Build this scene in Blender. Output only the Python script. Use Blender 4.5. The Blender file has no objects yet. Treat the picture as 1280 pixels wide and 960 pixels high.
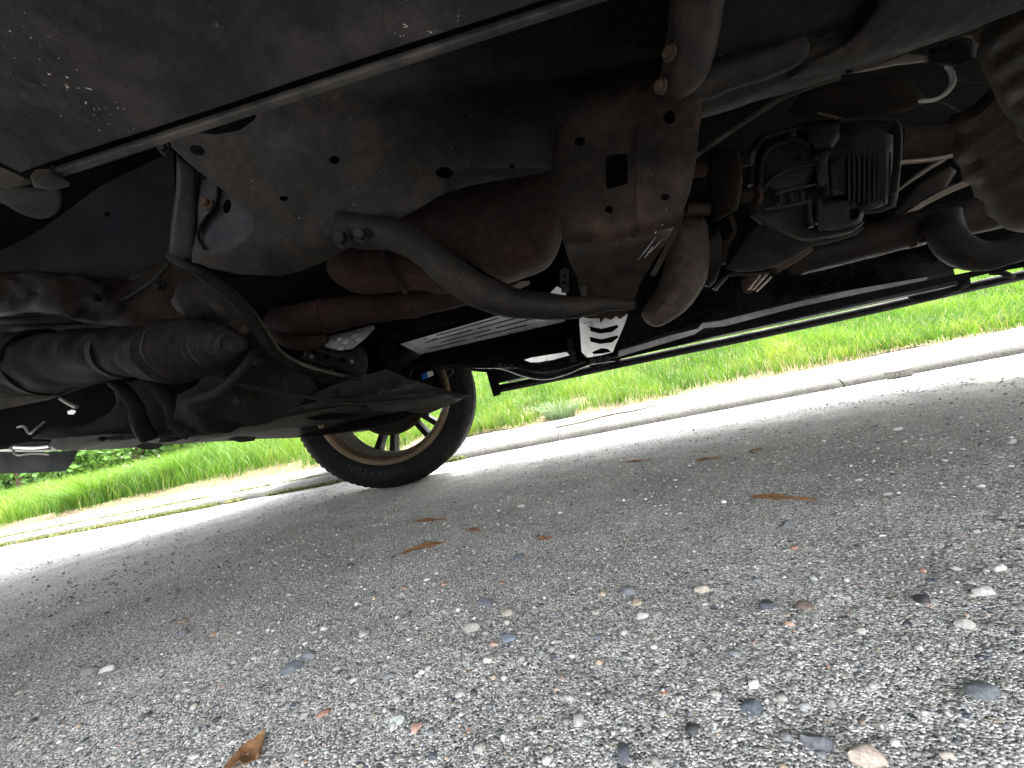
import bpy, math, random
import numpy as np
from mathutils import Vector, Matrix
from mathutils.geometry import delaunay_2d_cdt
from mathutils import noise as mnoise

random.seed(7); rng = np.random.default_rng(7)
sc = bpy.context.scene
COL = sc.collection

# ------------------------------------------------------------------ camera
FPX = 462.0
ROLL = math.radians(11.47); PITCH = math.atan(37.8/FPX); YAW = math.atan(FPX/4030.)
CAM = np.array([0, 0, .2])
_f0 = np.array([-math.sin(YAW), math.cos(YAW), 0]); _r0 = np.array([math.cos(YAW), math.sin(YAW), 0]); _u0 = np.array([0, 0, 1.])
FW = _f0*math.cos(PITCH)+_u0*math.sin(PITCH); _up = _u0*math.cos(PITCH)-_f0*math.sin(PITCH)
RT = _r0*math.cos(ROLL)-_up*math.sin(ROLL); UP = _r0*math.sin(ROLL)+_up*math.cos(ROLL)
cd = bpy.data.cameras.new('camera'); cam = bpy.data.objects.new('camera', cd); COL.objects.link(cam)
cd.sensor_width = 36; cd.lens = 36*FPX/1280; cd.clip_start = .01; cd.clip_end = 2000
cam.matrix_world = Matrix(((RT[0], UP[0], -FW[0], CAM[0]), (RT[1], UP[1], -FW[1], CAM[1]), (RT[2], UP[2], -FW[2], CAM[2]), (0, 0, 0, 1)))
cd.dof.use_dof = True; cd.dof.focus_distance = .8; cd.dof.aperture_fstop = 45
sc.camera = cam
# ------------------------------------------------------------------ world, sun, exposure
SUN_EL = math.radians(55); SUN_AZ = math.radians(46)      # azimuth measured from +Y towards +X
w = bpy.data.worlds.new('World'); sc.world = w; w.use_nodes = True
nt = w.node_tree; bg = nt.nodes['Background']
sky = nt.nodes.new('ShaderNodeTexSky'); sky.sky_type = 'NISHITA'; sky.sun_disc = False
sky.sun_elevation = SUN_EL; sky.sun_rotation = SUN_AZ; sky.dust_density = 4; sky.air_density = 1.0
hs = nt.nodes.new('ShaderNodeHueSaturation'); hs.inputs['Saturation'].default_value = .18
nt.links.new(sky.outputs[0], hs.inputs['Color']); nt.links.new(hs.outputs[0], bg.inputs[0]); bg.inputs[1].default_value = .15
sd = bpy.data.lights.new('sun', 'SUN'); sd.energy = 1.0; sd.angle = math.radians(6); sd.color = (1, .96, .9)
sun = bpy.data.objects.new('sun', sd); COL.objects.link(sun)
sdir = Vector((math.sin(SUN_AZ)*math.cos(SUN_EL), math.cos(SUN_AZ)*math.cos(SUN_EL), math.sin(SUN_EL)))
sun.rotation_euler = sdir.to_track_quat('Z', 'Y').to_euler(); sun.location = (0, 5, 8)
sc.view_settings.view_transform = 'Standard'; sc.view_settings.look = 'None'
sc.view_settings.exposure = 3.82; sc.view_settings.gamma = 1
sc.cycles.max_bounces = 10; sc.cycles.diffuse_bounces = 6

# ------------------------------------------------------------------ geometry helpers
def ray(x, y): return FW+RT*((x-640)/FPX)-UP*((y-480)/FPX)
def PY(x, y, Y): d = ray(x, y); return CAM+d*(Y/d[1])
def PZ(x, y, z): d = ray(x, y); return CAM+d*((z-CAM[2])/d[2])
def plane3(a, b, c):
    A, B, D = [PY(*q) for q in (a, b, c)]
    n = np.cross(B-A, D-A); n /= np.linalg.norm(n)
    def f(x, y):
        d = ray(x, y); return CAM+d*(n.dot(A-CAM)/n.dot(d))
    return f
def yplane(Y): return lambda x, y: PY(x, y, Y)
def zplane(z): return lambda x, y: PZ(x, y, z)

def cr(pts, n=6, closed=False):
    p = np.array(pts, float); N = len(p); out = []
    rng_ = range(N) if closed else range(N-1)
    for i in rng_:
        if closed: a, b, c, d = p[(i-1) % N], p[i], p[(i+1) % N], p[(i+2) % N]
        else: a, b, c, d = p[max(i-1, 0)], p[i], p[i+1], p[min(i+2, N-1)]
        for k in range(n):
            t = k/n
            out.append(.5*((2*b)+(c-a)*t+(2*a-5*b+4*c-d)*t*t+(3*b-a-3*c+d)*t**3))
    if not closed: out.append(p[-1])
    return np.array(out)

def inside(pts, poly):
    x, y = pts[:, 0], pts[:, 1]; r = np.zeros(len(pts), bool); n = len(poly)
    for i in range(n):
        x1, y1 = poly[i]; x2, y2 = poly[(i+1) % n]
        c = ((y1 > y) != (y2 > y))
        with np.errstate(divide='ignore', invalid='ignore'):
            xx = (x2-x1)*(y-y1)/(y2-y1 if y2 != y1 else 1e-12)+x1
        r ^= c & (x < xx)
    return r
def bdist(pts, poly):
    d = np.full(len(pts), 1e9); n = len(poly)
    for i in range(n):
        a = poly[i]; b = poly[(i+1) % n]; ab = b-a; L = ab.dot(ab)+1e-12
        t = np.clip(((pts-a)@ab)/L, 0, 1); q = a+t[:, None]*ab
        d = np.minimum(d, np.hypot(*(pts-q).T))
    return d

def mesh_obj(name, V, F, mat, parent=None, smooth=True, angle=35, kind=None):
    me = bpy.data.meshes.new(name); me.from_pydata([tuple(map(float, v)) for v in V], [], [tuple(map(int, f)) for f in F])
    me.materials.append(mat); me.update()
    if smooth:
        me.shade_smooth(); me.set_sharp_from_angle(angle=math.radians(angle))
    o = bpy.data.objects.new(name, me); COL.objects.link(o)
    if parent is not None: attach(o, parent)
    if kind: o['kind'] = kind
    return o
def base(o):
    v = Vector((0, 0, 0))
    while o is not None: v += o.location; o = o.parent
    return v
def attach(o, parent):
    o.parent = parent
    b = base(parent)
    if o.type == 'MESH' and b.length > 0: o.data.transform(Matrix.Translation(-b))

def sheet(name, outline, surf, mat, parent=None, thick=.003, holes=(), relief=None, step=9, pillow=None, smooth=0, back=None, world=False, kind=None, angle=35):
    """plate cut to an outline; surf maps outline coordinates to a point of the place; relief pushes it away from the viewer"""
    out = cr(outline, smooth, True) if smooth else np.array(outline, float)
    # resample long edges
    def resamp(p):
        q = []
        for i in range(len(p)):
            a, b = p[i], p[(i+1) % len(p)]; k = max(1, int(np.hypot(*(b-a))/(step*1.2)))
            for j in range(k): q.append(a+(b-a)*j/k)
        return np.array(q)
    out = resamp(out); hs_ = [np.array(h, float) for h in holes]
    mn, mx = out.min(0), out.max(0)
    gx, gy = np.meshgrid(np.arange(mn[0], mx[0], step), np.arange(mn[1], mx[1], step)); g = np.stack([gx.ravel(), gy.ravel()], 1)
    g[::1, 0] += (np.arange(len(g)) % 2)*.01*step
    g = g[inside(g, out)]
    if len(g): g = g[bdist(g, out) > step*.45]
    for h in hs_:
        if len(g): g = g[(~inside(g, h)) & (bdist(g, h) > step*.3)]
    extra = []
    if pillow:
        wpx = pillow[0]
        c = np.roll(out, -1, 0)-np.roll(out, 1, 0); nrm = np.stack([-c[:, 1], c[:, 0]], 1); nrm /= (np.hypot(*nrm.T)[:, None]+1e-9)
        t = out+nrm*.5
        if inside(t, out).mean() < .5: nrm = -nrm
        for fr in (.06, .2, .42, .7):
            e = out+nrm*wpx*fr; e = e[inside(e, out)]
            if len(e): e = e[bdist(e, out) > wpx*fr*.85]
            for h in hs_:
                if len(e): e = e[(~inside(e, h)) & (bdist(e, h) > step*.3)]
            extra.append(e)
        if len(g): g = g[bdist(g, out) > wpx*.8] if wpx*.8 < bdist(g, out).max() else g
    pts = [out]+hs_+[g]+extra
    allp = np.concatenate([p for p in pts if len(p)])
    edges = []; k = 0
    for p in [out]+hs_:
        n = len(p); edges += [(k+i, k+(i+1) % n) for i in range(n)]; k += n
    vs, es, fs, ov, oe, of = delaunay_2d_cdt([Vector(p) for p in allp], edges, [], 0, 1e-5)
    P = np.array([[v.x, v.y] for v in vs])
    T = np.array([f for f in fs if len(f) == 3]); cen = P[T].mean(1)
    keep = inside(cen, out)
    for h in hs_: keep &= ~inside(cen, h)
    T = T[keep]
    W = np.array([surf(*p) for p in P])
    if world: away = np.array(back if back is not None else (0, 0, 1.)); aw = np.tile(away, (len(P), 1))
    else:
        aw = W-CAM; aw /= np.linalg.norm(aw, axis=1)[:, None]
    if back is not None: aw = np.tile(np.array(back, float)/np.linalg.norm(back), (len(P), 1))
    off = np.zeros(len(P))
    if relief is not None: off += np.array([relief(*p) for p in P])
    Fr = W+aw*off[:, None]
    th = np.full(len(P), thick)
    if pillow:
        d = np.clip(bdist(P, out)/pillow[0], 0, 1); prof = np.sqrt(np.clip(1-(1-d)**2, 0, 1))
        Fr = Fr-aw*(pillow[1]*prof)[:, None]
    Bk = W+aw*(off+thick)[:, None]
    if pillow and len(pillow) > 2: Bk = Bk+aw*(pillow[2]*prof)[:, None]
    # orient front faces to the viewer
    a, b, c = P[T[:, 0]], P[T[:, 1]], P[T[:, 2]]
    A, B, D = Fr[T[:, 0]], Fr[T[:, 1]], Fr[T[:, 2]]
    nn = np.cross(B-A, D-A); flip = (nn*aw[T[:, 0]]).sum(1) > 0
    T = np.where(flip[:, None], T[:, ::-1], T)
    n = len(P); F = [tuple(t) for t in T]+[(t[2]+n, t[1]+n, t[0]+n) for t in T]
    cnt = {}
    for t in T:
        for i in range(3):
            e = (t[i], t[(i+1) % 3]); cnt[e] = cnt.get(e, 0)+1
    for (i, j) in list(cnt):
        if (j, i) not in cnt: F.append((j, i, i+n, j+n))
    used = np.zeros(2*n, bool); 
    for f in F: used[list(f)] = True
    idx = np.cumsum(used)-1
    V = np.concatenate([Fr, Bk])[used]; F = [tuple(idx[list(f)]) for f in F]
    return mesh_obj(name, V, F, mat, parent, kind=kind, angle=angle)

def ring_tube(C, R, seg=16, cap=True, flat=None, fl_dir=None):
    """tube through points C with radii R"""
    C = np.array(C, float); n = len(C); V = []; F = []
    T = np.gradient(C, axis=0); T /= (np.linalg.norm(T, axis=1)[:, None]+1e-12)
    ref = np.array([0, 0, 1.]) if abs(T[0][2]) < .9 else np.array([1., 0, 0])
    if fl_dir is not None: ref = np.array(fl_dir, float)
    u = ref-T[0]*ref.dot(T[0]); u /= np.linalg.norm(u)
    for i in range(n):
        u = u-T[i]*u.dot(T[i]); u /= np.linalg.norm(u); v = np.cross(T[i], u)
        fu = 1 if flat is None else flat[i]
        for k in range(seg):
            a = 2*math.pi*k/seg; V.append(C[i]+R[i]*(math.cos(a)*u*fu+math.sin(a)*v))
    for i in range(n-1):
        for k in range(seg):
            a = i*seg+k; b = i*seg+(k+1) % seg; F.append((a, b, b+seg, a+seg))
    if cap:
        F.append(tuple(range(seg))[::-1]); F.append(tuple((n-1)*seg+k for k in range(seg)))
    return V, F
def tube(name, pts, mat, parent=None, seg=18, sub=8, round_cap=False, ribs=None, flat=None, fl_dir=None, kind=None, world=False, angle=40):
    """pts: (x, y, Y, r_px) or world (X, Y, Z, r)"""
    q = []
    fl = flat
    for p in pts:
        if world: q.append(p[:4])
        else:
            W = PY(p[0], p[1], p[2]); dist = (W-CAM).dot(FW); q.append((*W, p[3]*dist/FPX))
    if len(q) > 2: q2 = cr(q, sub)
    else:
        a, b = np.array(q[0], float), np.array(q[1], float); q2 = np.array([a+(b-a)*t for t in np.linspace(0, 1, max(sub, 2)+1)])
    C = q2[:, :3]; R = q2[:, 3].copy()
    if fl is not None: fl = np.interp(np.linspace(0, 1, len(C)), np.linspace(0, 1, len(fl)), fl)
    if ribs:
        s = np.concatenate([[0], np.cumsum(np.linalg.norm(np.diff(C, axis=0), axis=1))])
        R = R*(1+ribs[1]*np.sin(2*math.pi*s/ribs[0]))
    if round_cap:
        r0 = R[0]; d0 = C[0]-C[1]; d0 /= np.linalg.norm(d0); r1 = R[-1]; d1 = C[-1]-C[-2]; d1 /= np.linalg.norm(d1)
        pre = [(C[0]+d0*r0*.5*math.sin(a), r0*math.cos(a)) for a in (1.45, 1.1, .7, .35)]; post = [(C[-1]+d1*r1*.5*math.sin(a), r1*math.cos(a)) for a in (.35, .7, 1.1, 1.45)]
        C = np.array([p[0] for p in pre]+list(C)+[p[0] for p in post]); R = np.array([p[1] for p in pre]+list(R)+[p[1] for p in post])
        if fl is not None: fl = np.concatenate([[fl[0]]*4, fl, [fl[-1]]*4])
    V, F = ring_tube(C, R, seg, True, fl, fl_dir)
    return mesh_obj(name, V, F, mat, parent, kind=kind, angle=angle)
def cyl(name, a, b, r, mat, parent=None, seg=20, r2=None, bev=.12):
    a = np.array(a, float); b = np.array(b, float); r2 = r if r2 is None else r2; d = b-a; L = np.linalg.norm(d); d /= L; e = min(bev*min(r, r2), L*.3)
    C = [a, a+d*1e-5, a+d*e, b-d*e, b-d*1e-5, b]; R = [r-e, r-e*.999, r, r2, r2-e*.999, r2-e]
    V, F = ring_tube(C, R, seg); return mesh_obj(name, V, F, mat, parent)
def bolt(px, py, Y, rpx, mat, parent, dirv=(0, -1, 0), name='bolt', washer=True):
    """hex head with washer standing on a surface, axis dirv towards the viewer"""
    W = PY(px, py, Y); r = rpx*(W-CAM).dot(FW)/FPX; d = np.array(dirv, float); d /= np.linalg.norm(d); V = []; F = []
    def add(a, b, r1, r2, seg):
        n = len(V); v, f = ring_tube([a, b], [r1, r2], seg); V.extend(v); F.extend([tuple(i+n for i in q) for q in f])
    if washer: add(W-d*r*.2, W+d*r*.25, r, r*.95, 18)
    add(W+d*r*.25, W+d*r*.8, r*.72, r*.72, 6); add(W+d*r*.8, W+d*r*.9, r*.72, r*.55, 6)
    return mesh_obj(name, V, F, mat, parent, angle=25)
def boxw(name, lo, hi, mat, parent=None, rot=None, bev=.002, kind=None):
    lo = np.array(lo, float); hi = np.array(hi, float); b = min(bev, (hi-lo).min()*.3)
    V = []; F = []
    import bmesh
    bm = bmesh.new(); bmesh.ops.create_cube(bm, size=1)
    bmesh.ops.scale(bm, vec=Vector(hi-lo), verts=bm.verts)
    if b > 0: bmesh.ops.bevel(bm, geom=bm.edges[:], offset=b, segments=2, affect='EDGES', profile=.5)
    if rot: bmesh.ops.rotate(bm, cent=(0, 0, 0), matrix=rot, verts=bm.verts)
    bmesh.ops.translate(bm, vec=Vector((lo+hi)/2), verts=bm.verts)
    me = bpy.data.meshes.new(name); bm.to_mesh(me); bm.free(); me.materials.append(mat); me.shade_smooth(); me.set_sharp_from_angle(angle=math.radians(35))
    o = bpy.data.objects.new(name, me); COL.objects.link(o)
    if parent is not None: attach(o, parent)
    if kind: o['kind'] = kind
    return o
def thing(name, label, cat, loc=(0, 0, 0), group=None):
    o = bpy.data.objects.new(name, None); COL.objects.link(o); o.location = loc; o.empty_display_size = .1
    o['label'] = label; o['category'] = cat
    if group: o['group'] = group
    return o
def tag(o, label, cat, group=None):
    o['label'] = label; o['category'] = cat
    if group: o['group'] = group
    return o
def circ(x, y, rx, ry=None, n=14, rot=0):
    ry = ry or rx; c, s = math.cos(rot), math.sin(rot)
    return [(x+rx*math.cos(a)*c-ry*math.sin(a)*s, y+rx*math.cos(a)*s+ry*math.sin(a)*c) for a in [2*math.pi*i/n for i in range(n)]]

# ------------------------------------------------------------------ materials
def newmat(name):
    m = bpy.data.materials.new(name); m.use_nodes = True; return m, m.node_tree, m.node_tree.nodes['Principled BSDF']
def N(nt, t, **k):
    n = nt.nodes.new(t)
    for a, b in k.items():
        if a in n.inputs: n.inputs[a].default_value = b
        else: setattr(n, a, b)
    return n
def mixc(nt, fac, a, b, mode='MIX'):
    m = nt.nodes.new('ShaderNodeMix'); m.data_type = 'RGBA'; m.blend_type = mode
    for s, v in ((0, fac), (6, a), (7, b)):
        if hasattr(v, 'links'): nt.links.new(v, m.inputs[s])
        else: m.inputs[s].default_value = v if s == 0 else (*v, 1) if len(v) == 3 else v
    return m.outputs[2]
def ramp(nt, src, stops, interp='LINEAR'):
    r = nt.nodes.new('ShaderNodeValToRGB'); r.color_ramp.interpolation = interp; e = r.color_ramp.elements
    while len(e) < len(stops): e.new(.5)
    for i, (p, c) in enumerate(stops):
        e[i].position = p; e[i].color = (*c, 1) if len(c) == 3 else c
    nt.links.new(src, r.inputs[0]); return r.outputs[0]
def g3(v): return (v, v, v)
def tex(nt, scale, detail=5, rough=.6, src=None, stretch=None):
    c = nt.nodes.new('ShaderNodeTexCoord'); o = c.outputs['Object'] if src is None else src
    if stretch:
        mp = N(nt, 'ShaderNodeMapping'); mp.inputs['Scale'].default_value = stretch; nt.links.new(o, mp.inputs[0]); o = mp.outputs[0]
    n = nt.nodes.new('ShaderNodeTexNoise'); n.inputs['Scale'].default_value = scale; n.inputs['Detail'].default_value = detail; n.inputs['Roughness'].default_value = rough
    nt.links.new(o, n.inputs['Vector']); return n.outputs['Fac']
def dirty(name, col, dirt=(.09, .065, .045), amount=.5, rough=.55, metal=0, rust=0, speck=.0, bump=.3, dscale=9, spec=.5, streak=None):
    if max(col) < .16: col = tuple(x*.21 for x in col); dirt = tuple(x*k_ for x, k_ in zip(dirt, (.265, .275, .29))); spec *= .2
    m, nt, b = newmat(name)
    n1 = tex(nt, dscale, 7, .65, stretch=streak); f1 = ramp(nt, n1, [(.5-.22*amount, g3(0)), (.78, g3(min(1, amount*1.2)))])
    c = mixc(nt, f1, col, dirt)
    n2 = tex(nt, 90, 4, .7); f2 = ramp(nt, n2, [(.45, g3(0)), (.75, g3(.35*amount+.12))]); c = mixc(nt, f2, c, tuple(min(1, x*1.7+.01) for x in dirt))
    n5 = tex(nt, 33, 5, .6); f5 = ramp(nt, n5, [(.5, g3(0)), (.7, g3(.55))]); c = mixc(nt, f5, c, tuple(x*1.35 for x in dirt)); n6 = tex(nt, 4, 5, .55); f6 = ramp(nt, n6, [(.35, g3(.55)), (.65, g3(1.25))]); c = mixc(nt, 1, c, f6, 'MULTIPLY')
    if rust:
        n3 = tex(nt, 14, 8, .75); f3 = ramp(nt, n3, [(.62-.2*rust, g3(0)), (.72-.1*rust, g3(.9))]); c = mixc(nt, f3, c, (.032, .017, .011))
    if speck:
        v = N(nt, 'ShaderNodeTexVoronoi'); v.inputs['Scale'].default_value = 130 if speck < .5 else 260; tc = nt.nodes.new('ShaderNodeTexCoord'); dn = N(nt, 'ShaderNodeTexNoise'); dn.inputs['Scale'].default_value = 420; nt.links.new(tc.outputs['Object'], dn.inputs['Vector']); wm = nt.nodes.new('ShaderNodeMix'); wm.data_type = 'RGBA'; wm.blend_type = 'LINEAR_LIGHT'; wm.inputs[0].default_value = .0035; nt.links.new(tc.outputs['Object'], wm.inputs[6]); nt.links.new(dn.outputs['Color'], wm.inputs[7]); nt.links.new(wm.outputs[2], v.inputs['Vector'])
        n4 = tex(nt, 22, 3, .6); a = nt.nodes.new('ShaderNodeMath'); a.operation = 'MULTIPLY_ADD'; nt.links.new(n4, a.inputs[0]); a.inputs[1].default_value = .5*speck; a.inputs[2].default_value = -.27*speck+(.02 if speck < .5 else .045 if speck < 1 else .06)
        l = nt.nodes.new('ShaderNodeMath'); l.operation = 'LESS_THAN'; nt.links.new(v.outputs['Distance'], l.inputs[0]); nt.links.new(a.outputs[0], l.inputs[1])
        c = mixc(nt, l.outputs[0], c, (.38, .35, .28))
    if speck > 1:   # pale dried splashes and scuffs
        n8 = tex(nt, 26, 9, .78); f8 = ramp(nt, n8, [(.63, g3(0)), (.70, g3(.75))]); c = mixc(nt, f8, c, (.15, .135, .105))
        n9 = tex(nt, 60, 7, .8, stretch=(1, 3.5, 1)); f9 = ramp(nt, n9, [(.66, g3(0)), (.72, g3(.6))]); c = mixc(nt, f9, c, (.12, .11, .1))
    nt.links.new(c, b.inputs['Base Color']); b.inputs['Metallic'].default_value = metal; b.inputs['Specular IOR Level'].default_value = spec
    r = ramp(nt, n1, [(.3, g3(max(.05, rough-.12))), (.75, g3(min(1, rough+.3)))]); nt.links.new(r, b.inputs['Roughness'])
    nb = tex(nt, 160, 6, .7); nb2 = tex(nt, 18, 4, .6); ad = nt.nodes.new('ShaderNodeMath'); ad.operation = 'MULTIPLY_ADD'; nt.links.new(nb2, ad.inputs[0]); ad.inputs[1].default_value = 2.5; nt.links.new(nb, ad.inputs[2])
    bp = N(nt, 'ShaderNodeBump'); bp.inputs['Strength'].default_value = bump; bp.inputs['Distance'].default_value = .0012; nt.links.new(ad.outputs[0], bp.inputs['Height']); nt.links.new(bp.outputs[0], b.inputs['Normal'])
    return m
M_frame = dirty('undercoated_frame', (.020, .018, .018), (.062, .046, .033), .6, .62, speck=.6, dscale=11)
M_frameR = dirty('rust_spotted_frame', (.024, .019, .017), (.075, .047, .032), .65, .6, rust=.12, speck=.6, dscale=6)
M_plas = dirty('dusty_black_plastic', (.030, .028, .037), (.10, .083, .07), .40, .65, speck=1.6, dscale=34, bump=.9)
M_gap = dirty('painted_groove_shade', (.004, .004, .004), (.006, .006, .006), .2, .9, spec=.05)  # black that paints the shade inside the step groove
M_lip = dirty('moulded_plastic_edge', (.05, .048, .05), (.14, .12, .1), .4, .6, dscale=30, bump=.1, speck=.3)
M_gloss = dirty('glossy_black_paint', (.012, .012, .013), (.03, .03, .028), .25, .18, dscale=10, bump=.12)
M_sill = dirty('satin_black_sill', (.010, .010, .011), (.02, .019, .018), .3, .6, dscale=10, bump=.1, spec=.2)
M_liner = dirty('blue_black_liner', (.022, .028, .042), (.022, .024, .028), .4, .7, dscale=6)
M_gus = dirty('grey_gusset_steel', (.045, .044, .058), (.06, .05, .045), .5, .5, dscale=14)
M_exh = dirty('red_brown_exhaust', (.062, .034, .029), (.11, .068, .052), .6, .65, rust=.1, dscale=12)
M_muf = dirty('brown_muffler_steel', (.055, .042, .034), (.12, .085, .06), .7, .6, rust=.15, dscale=18, bump=.5)
M_barrel = dirty('speckled_brown_steel', (.06, .045, .036), (.15, .11, .08), .8, .6, rust=.2, dscale=40, bump=.6, speck=.12)
M_alu = dirty('cast_aluminium_dull', (.062, .062, .06), (.07, .062, .052), .6, .5, metal=.2, dscale=14, bump=.5)
M_skid = dirty('dark_skid_steel', (.08, .076, .072), (.13, .11, .09), .5, .42, metal=.3, dscale=12, bump=.25)
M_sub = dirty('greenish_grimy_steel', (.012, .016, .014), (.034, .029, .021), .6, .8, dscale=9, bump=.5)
M_dust = dirty('dust_caked_steel', (.07, .062, .052), (.2, .165, .125), .8, .75, dscale=25, bump=.8, streak=(1, 3, 3))
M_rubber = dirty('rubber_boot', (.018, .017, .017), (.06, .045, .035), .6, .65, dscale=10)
M_tan = dirty('tan_heat_shield', (.17, .15, .125), (.14, .10, .07), .8, .4, metal=.3, rust=.2, dscale=16, bump=.5)
M_bright = dirty('bright_stamped_shield', (.9, .9, .92), (.5, .48, .45), .3, .33, metal=.55, dscale=20, bump=.2)
M_rusty = dirty('rusty_steel', (.1, .055, .035), (.14, .09, .06), .7, .75, rust=.3, dscale=30, bump=.8)
M_hose = dirty('grey_braided_hose', (.17, .17, .165), (.2, .18, .15), .4, .5, dscale=40)
M_void = dirty('underseal_and_gap_shade', (.010, .010, .011), (.014, .012, .010), .4, .9, dscale=5, spec=.1)  # near-black for the floor; on backing sheets it stands in for shade
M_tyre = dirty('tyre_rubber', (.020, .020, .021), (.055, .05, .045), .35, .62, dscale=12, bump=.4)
M_rim = dirty('painted_alloy_barrel', (.32, .32, .33), (.2, .16, .11), .4, .4, metal=.5, dscale=12)
M_rimD = dirty('black_alloy_spokes', (.03, .03, .032), (.05, .04, .03), .4, .5, dscale=12)
M_bronze = dirty('brown_rim_flange', (.165, .12, .072), (.1, .07, .045), .5, .5, metal=.3, rust=.1, dscale=20)
M_body = dirty('dark_body_paint', (.02, .032, .036), (.05, .045, .04), .2, .25, dscale=4, bump=.05)
M_lbl_w = dirty('white_sticker', (.8, .8, .78), (.6, .6, .55), .2, .4)
M_lbl_b = dirty('blue_sticker', (.02, .12, .6), (.02, .1, .4), .2, .4)
M_pinch = dirty('worn_grey_flange', (.34, .34, .34), (.1, .1, .1), .6, .45, metal=.3, dscale=16)
M_scr = dirty('scraped_bright_metal', (.6, .6, .6), (.3, .28, .25), .3, .35, metal=.4)
M_letter = dirty('faint_grey_lettering', (.159, .159, .155), (.1, .1, .1), .2, .8)

# ================================================================== GROUND
# heights of the place: road flat, rolled kerb, gravelly path, grass bank
def bank_slope(X): 
    t = np.clip((X+7.5)/5.5, 0, 1); return .085+.118*t*t*(3-2*t)
KX0, KY0, KX1, KY1 = -4.37, 2.33, 2.22, 2.07
def kerbY(X): return 2.14-.03*(np.asarray(X)+0.)*.9
GRASS_Y = 3.12
def ground_z(X, Y):
    X = np.asarray(X, float); Y = np.asarray(Y, float); k = kerbY(X)
    path = .05+.045*np.clip((Y-k-.1)/.9, 0, 1)
    g = GRASS_Y+.12*np.sin(X*1.7)+.07*np.sin(X*4.3+1)
    d = np.clip(Y-g, 0, None)
    return path+bank_slope(X)*np.minimum(d, 7)+.015*np.sin(X*3+Y*2)*np.clip(d, 0, 1)
def grid(name, xs, ys, zf, mat, kind='structure'):
    X, Y = np.meshgrid(xs, ys); Z = zf(X, Y); nx = len(xs); ny = len(ys)
    V = np.stack([X, Y, Z], -1).reshape(-1, 3)
    i = np.arange(nx*ny).reshape(ny, nx); F = np.stack([i[:-1, :-1], i[:-1, 1:], i[1:, 1:], i[1:, :-1]], -1).reshape(-1, 4)
    me = bpy.data.meshes.new(name); me.vertices.add(len(V)); me.vertices.foreach_set('co', V.ravel().astype(np.float32))
    me.loops.add(F.size); me.loops.foreach_set('vertex_index', F.ravel().astype(np.int32)); me.polygons.add(len(F))
    me.polygons.foreach_set('loop_start', np.arange(0, F.size, 4, dtype=np.int32)); me.update(calc_edges=True); me.shade_smooth(); me.materials.append(mat)
    o = bpy.data.objects.new(name, me); COL.objects.link(o)
    if kind: o['kind'] = kind
    return o

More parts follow.
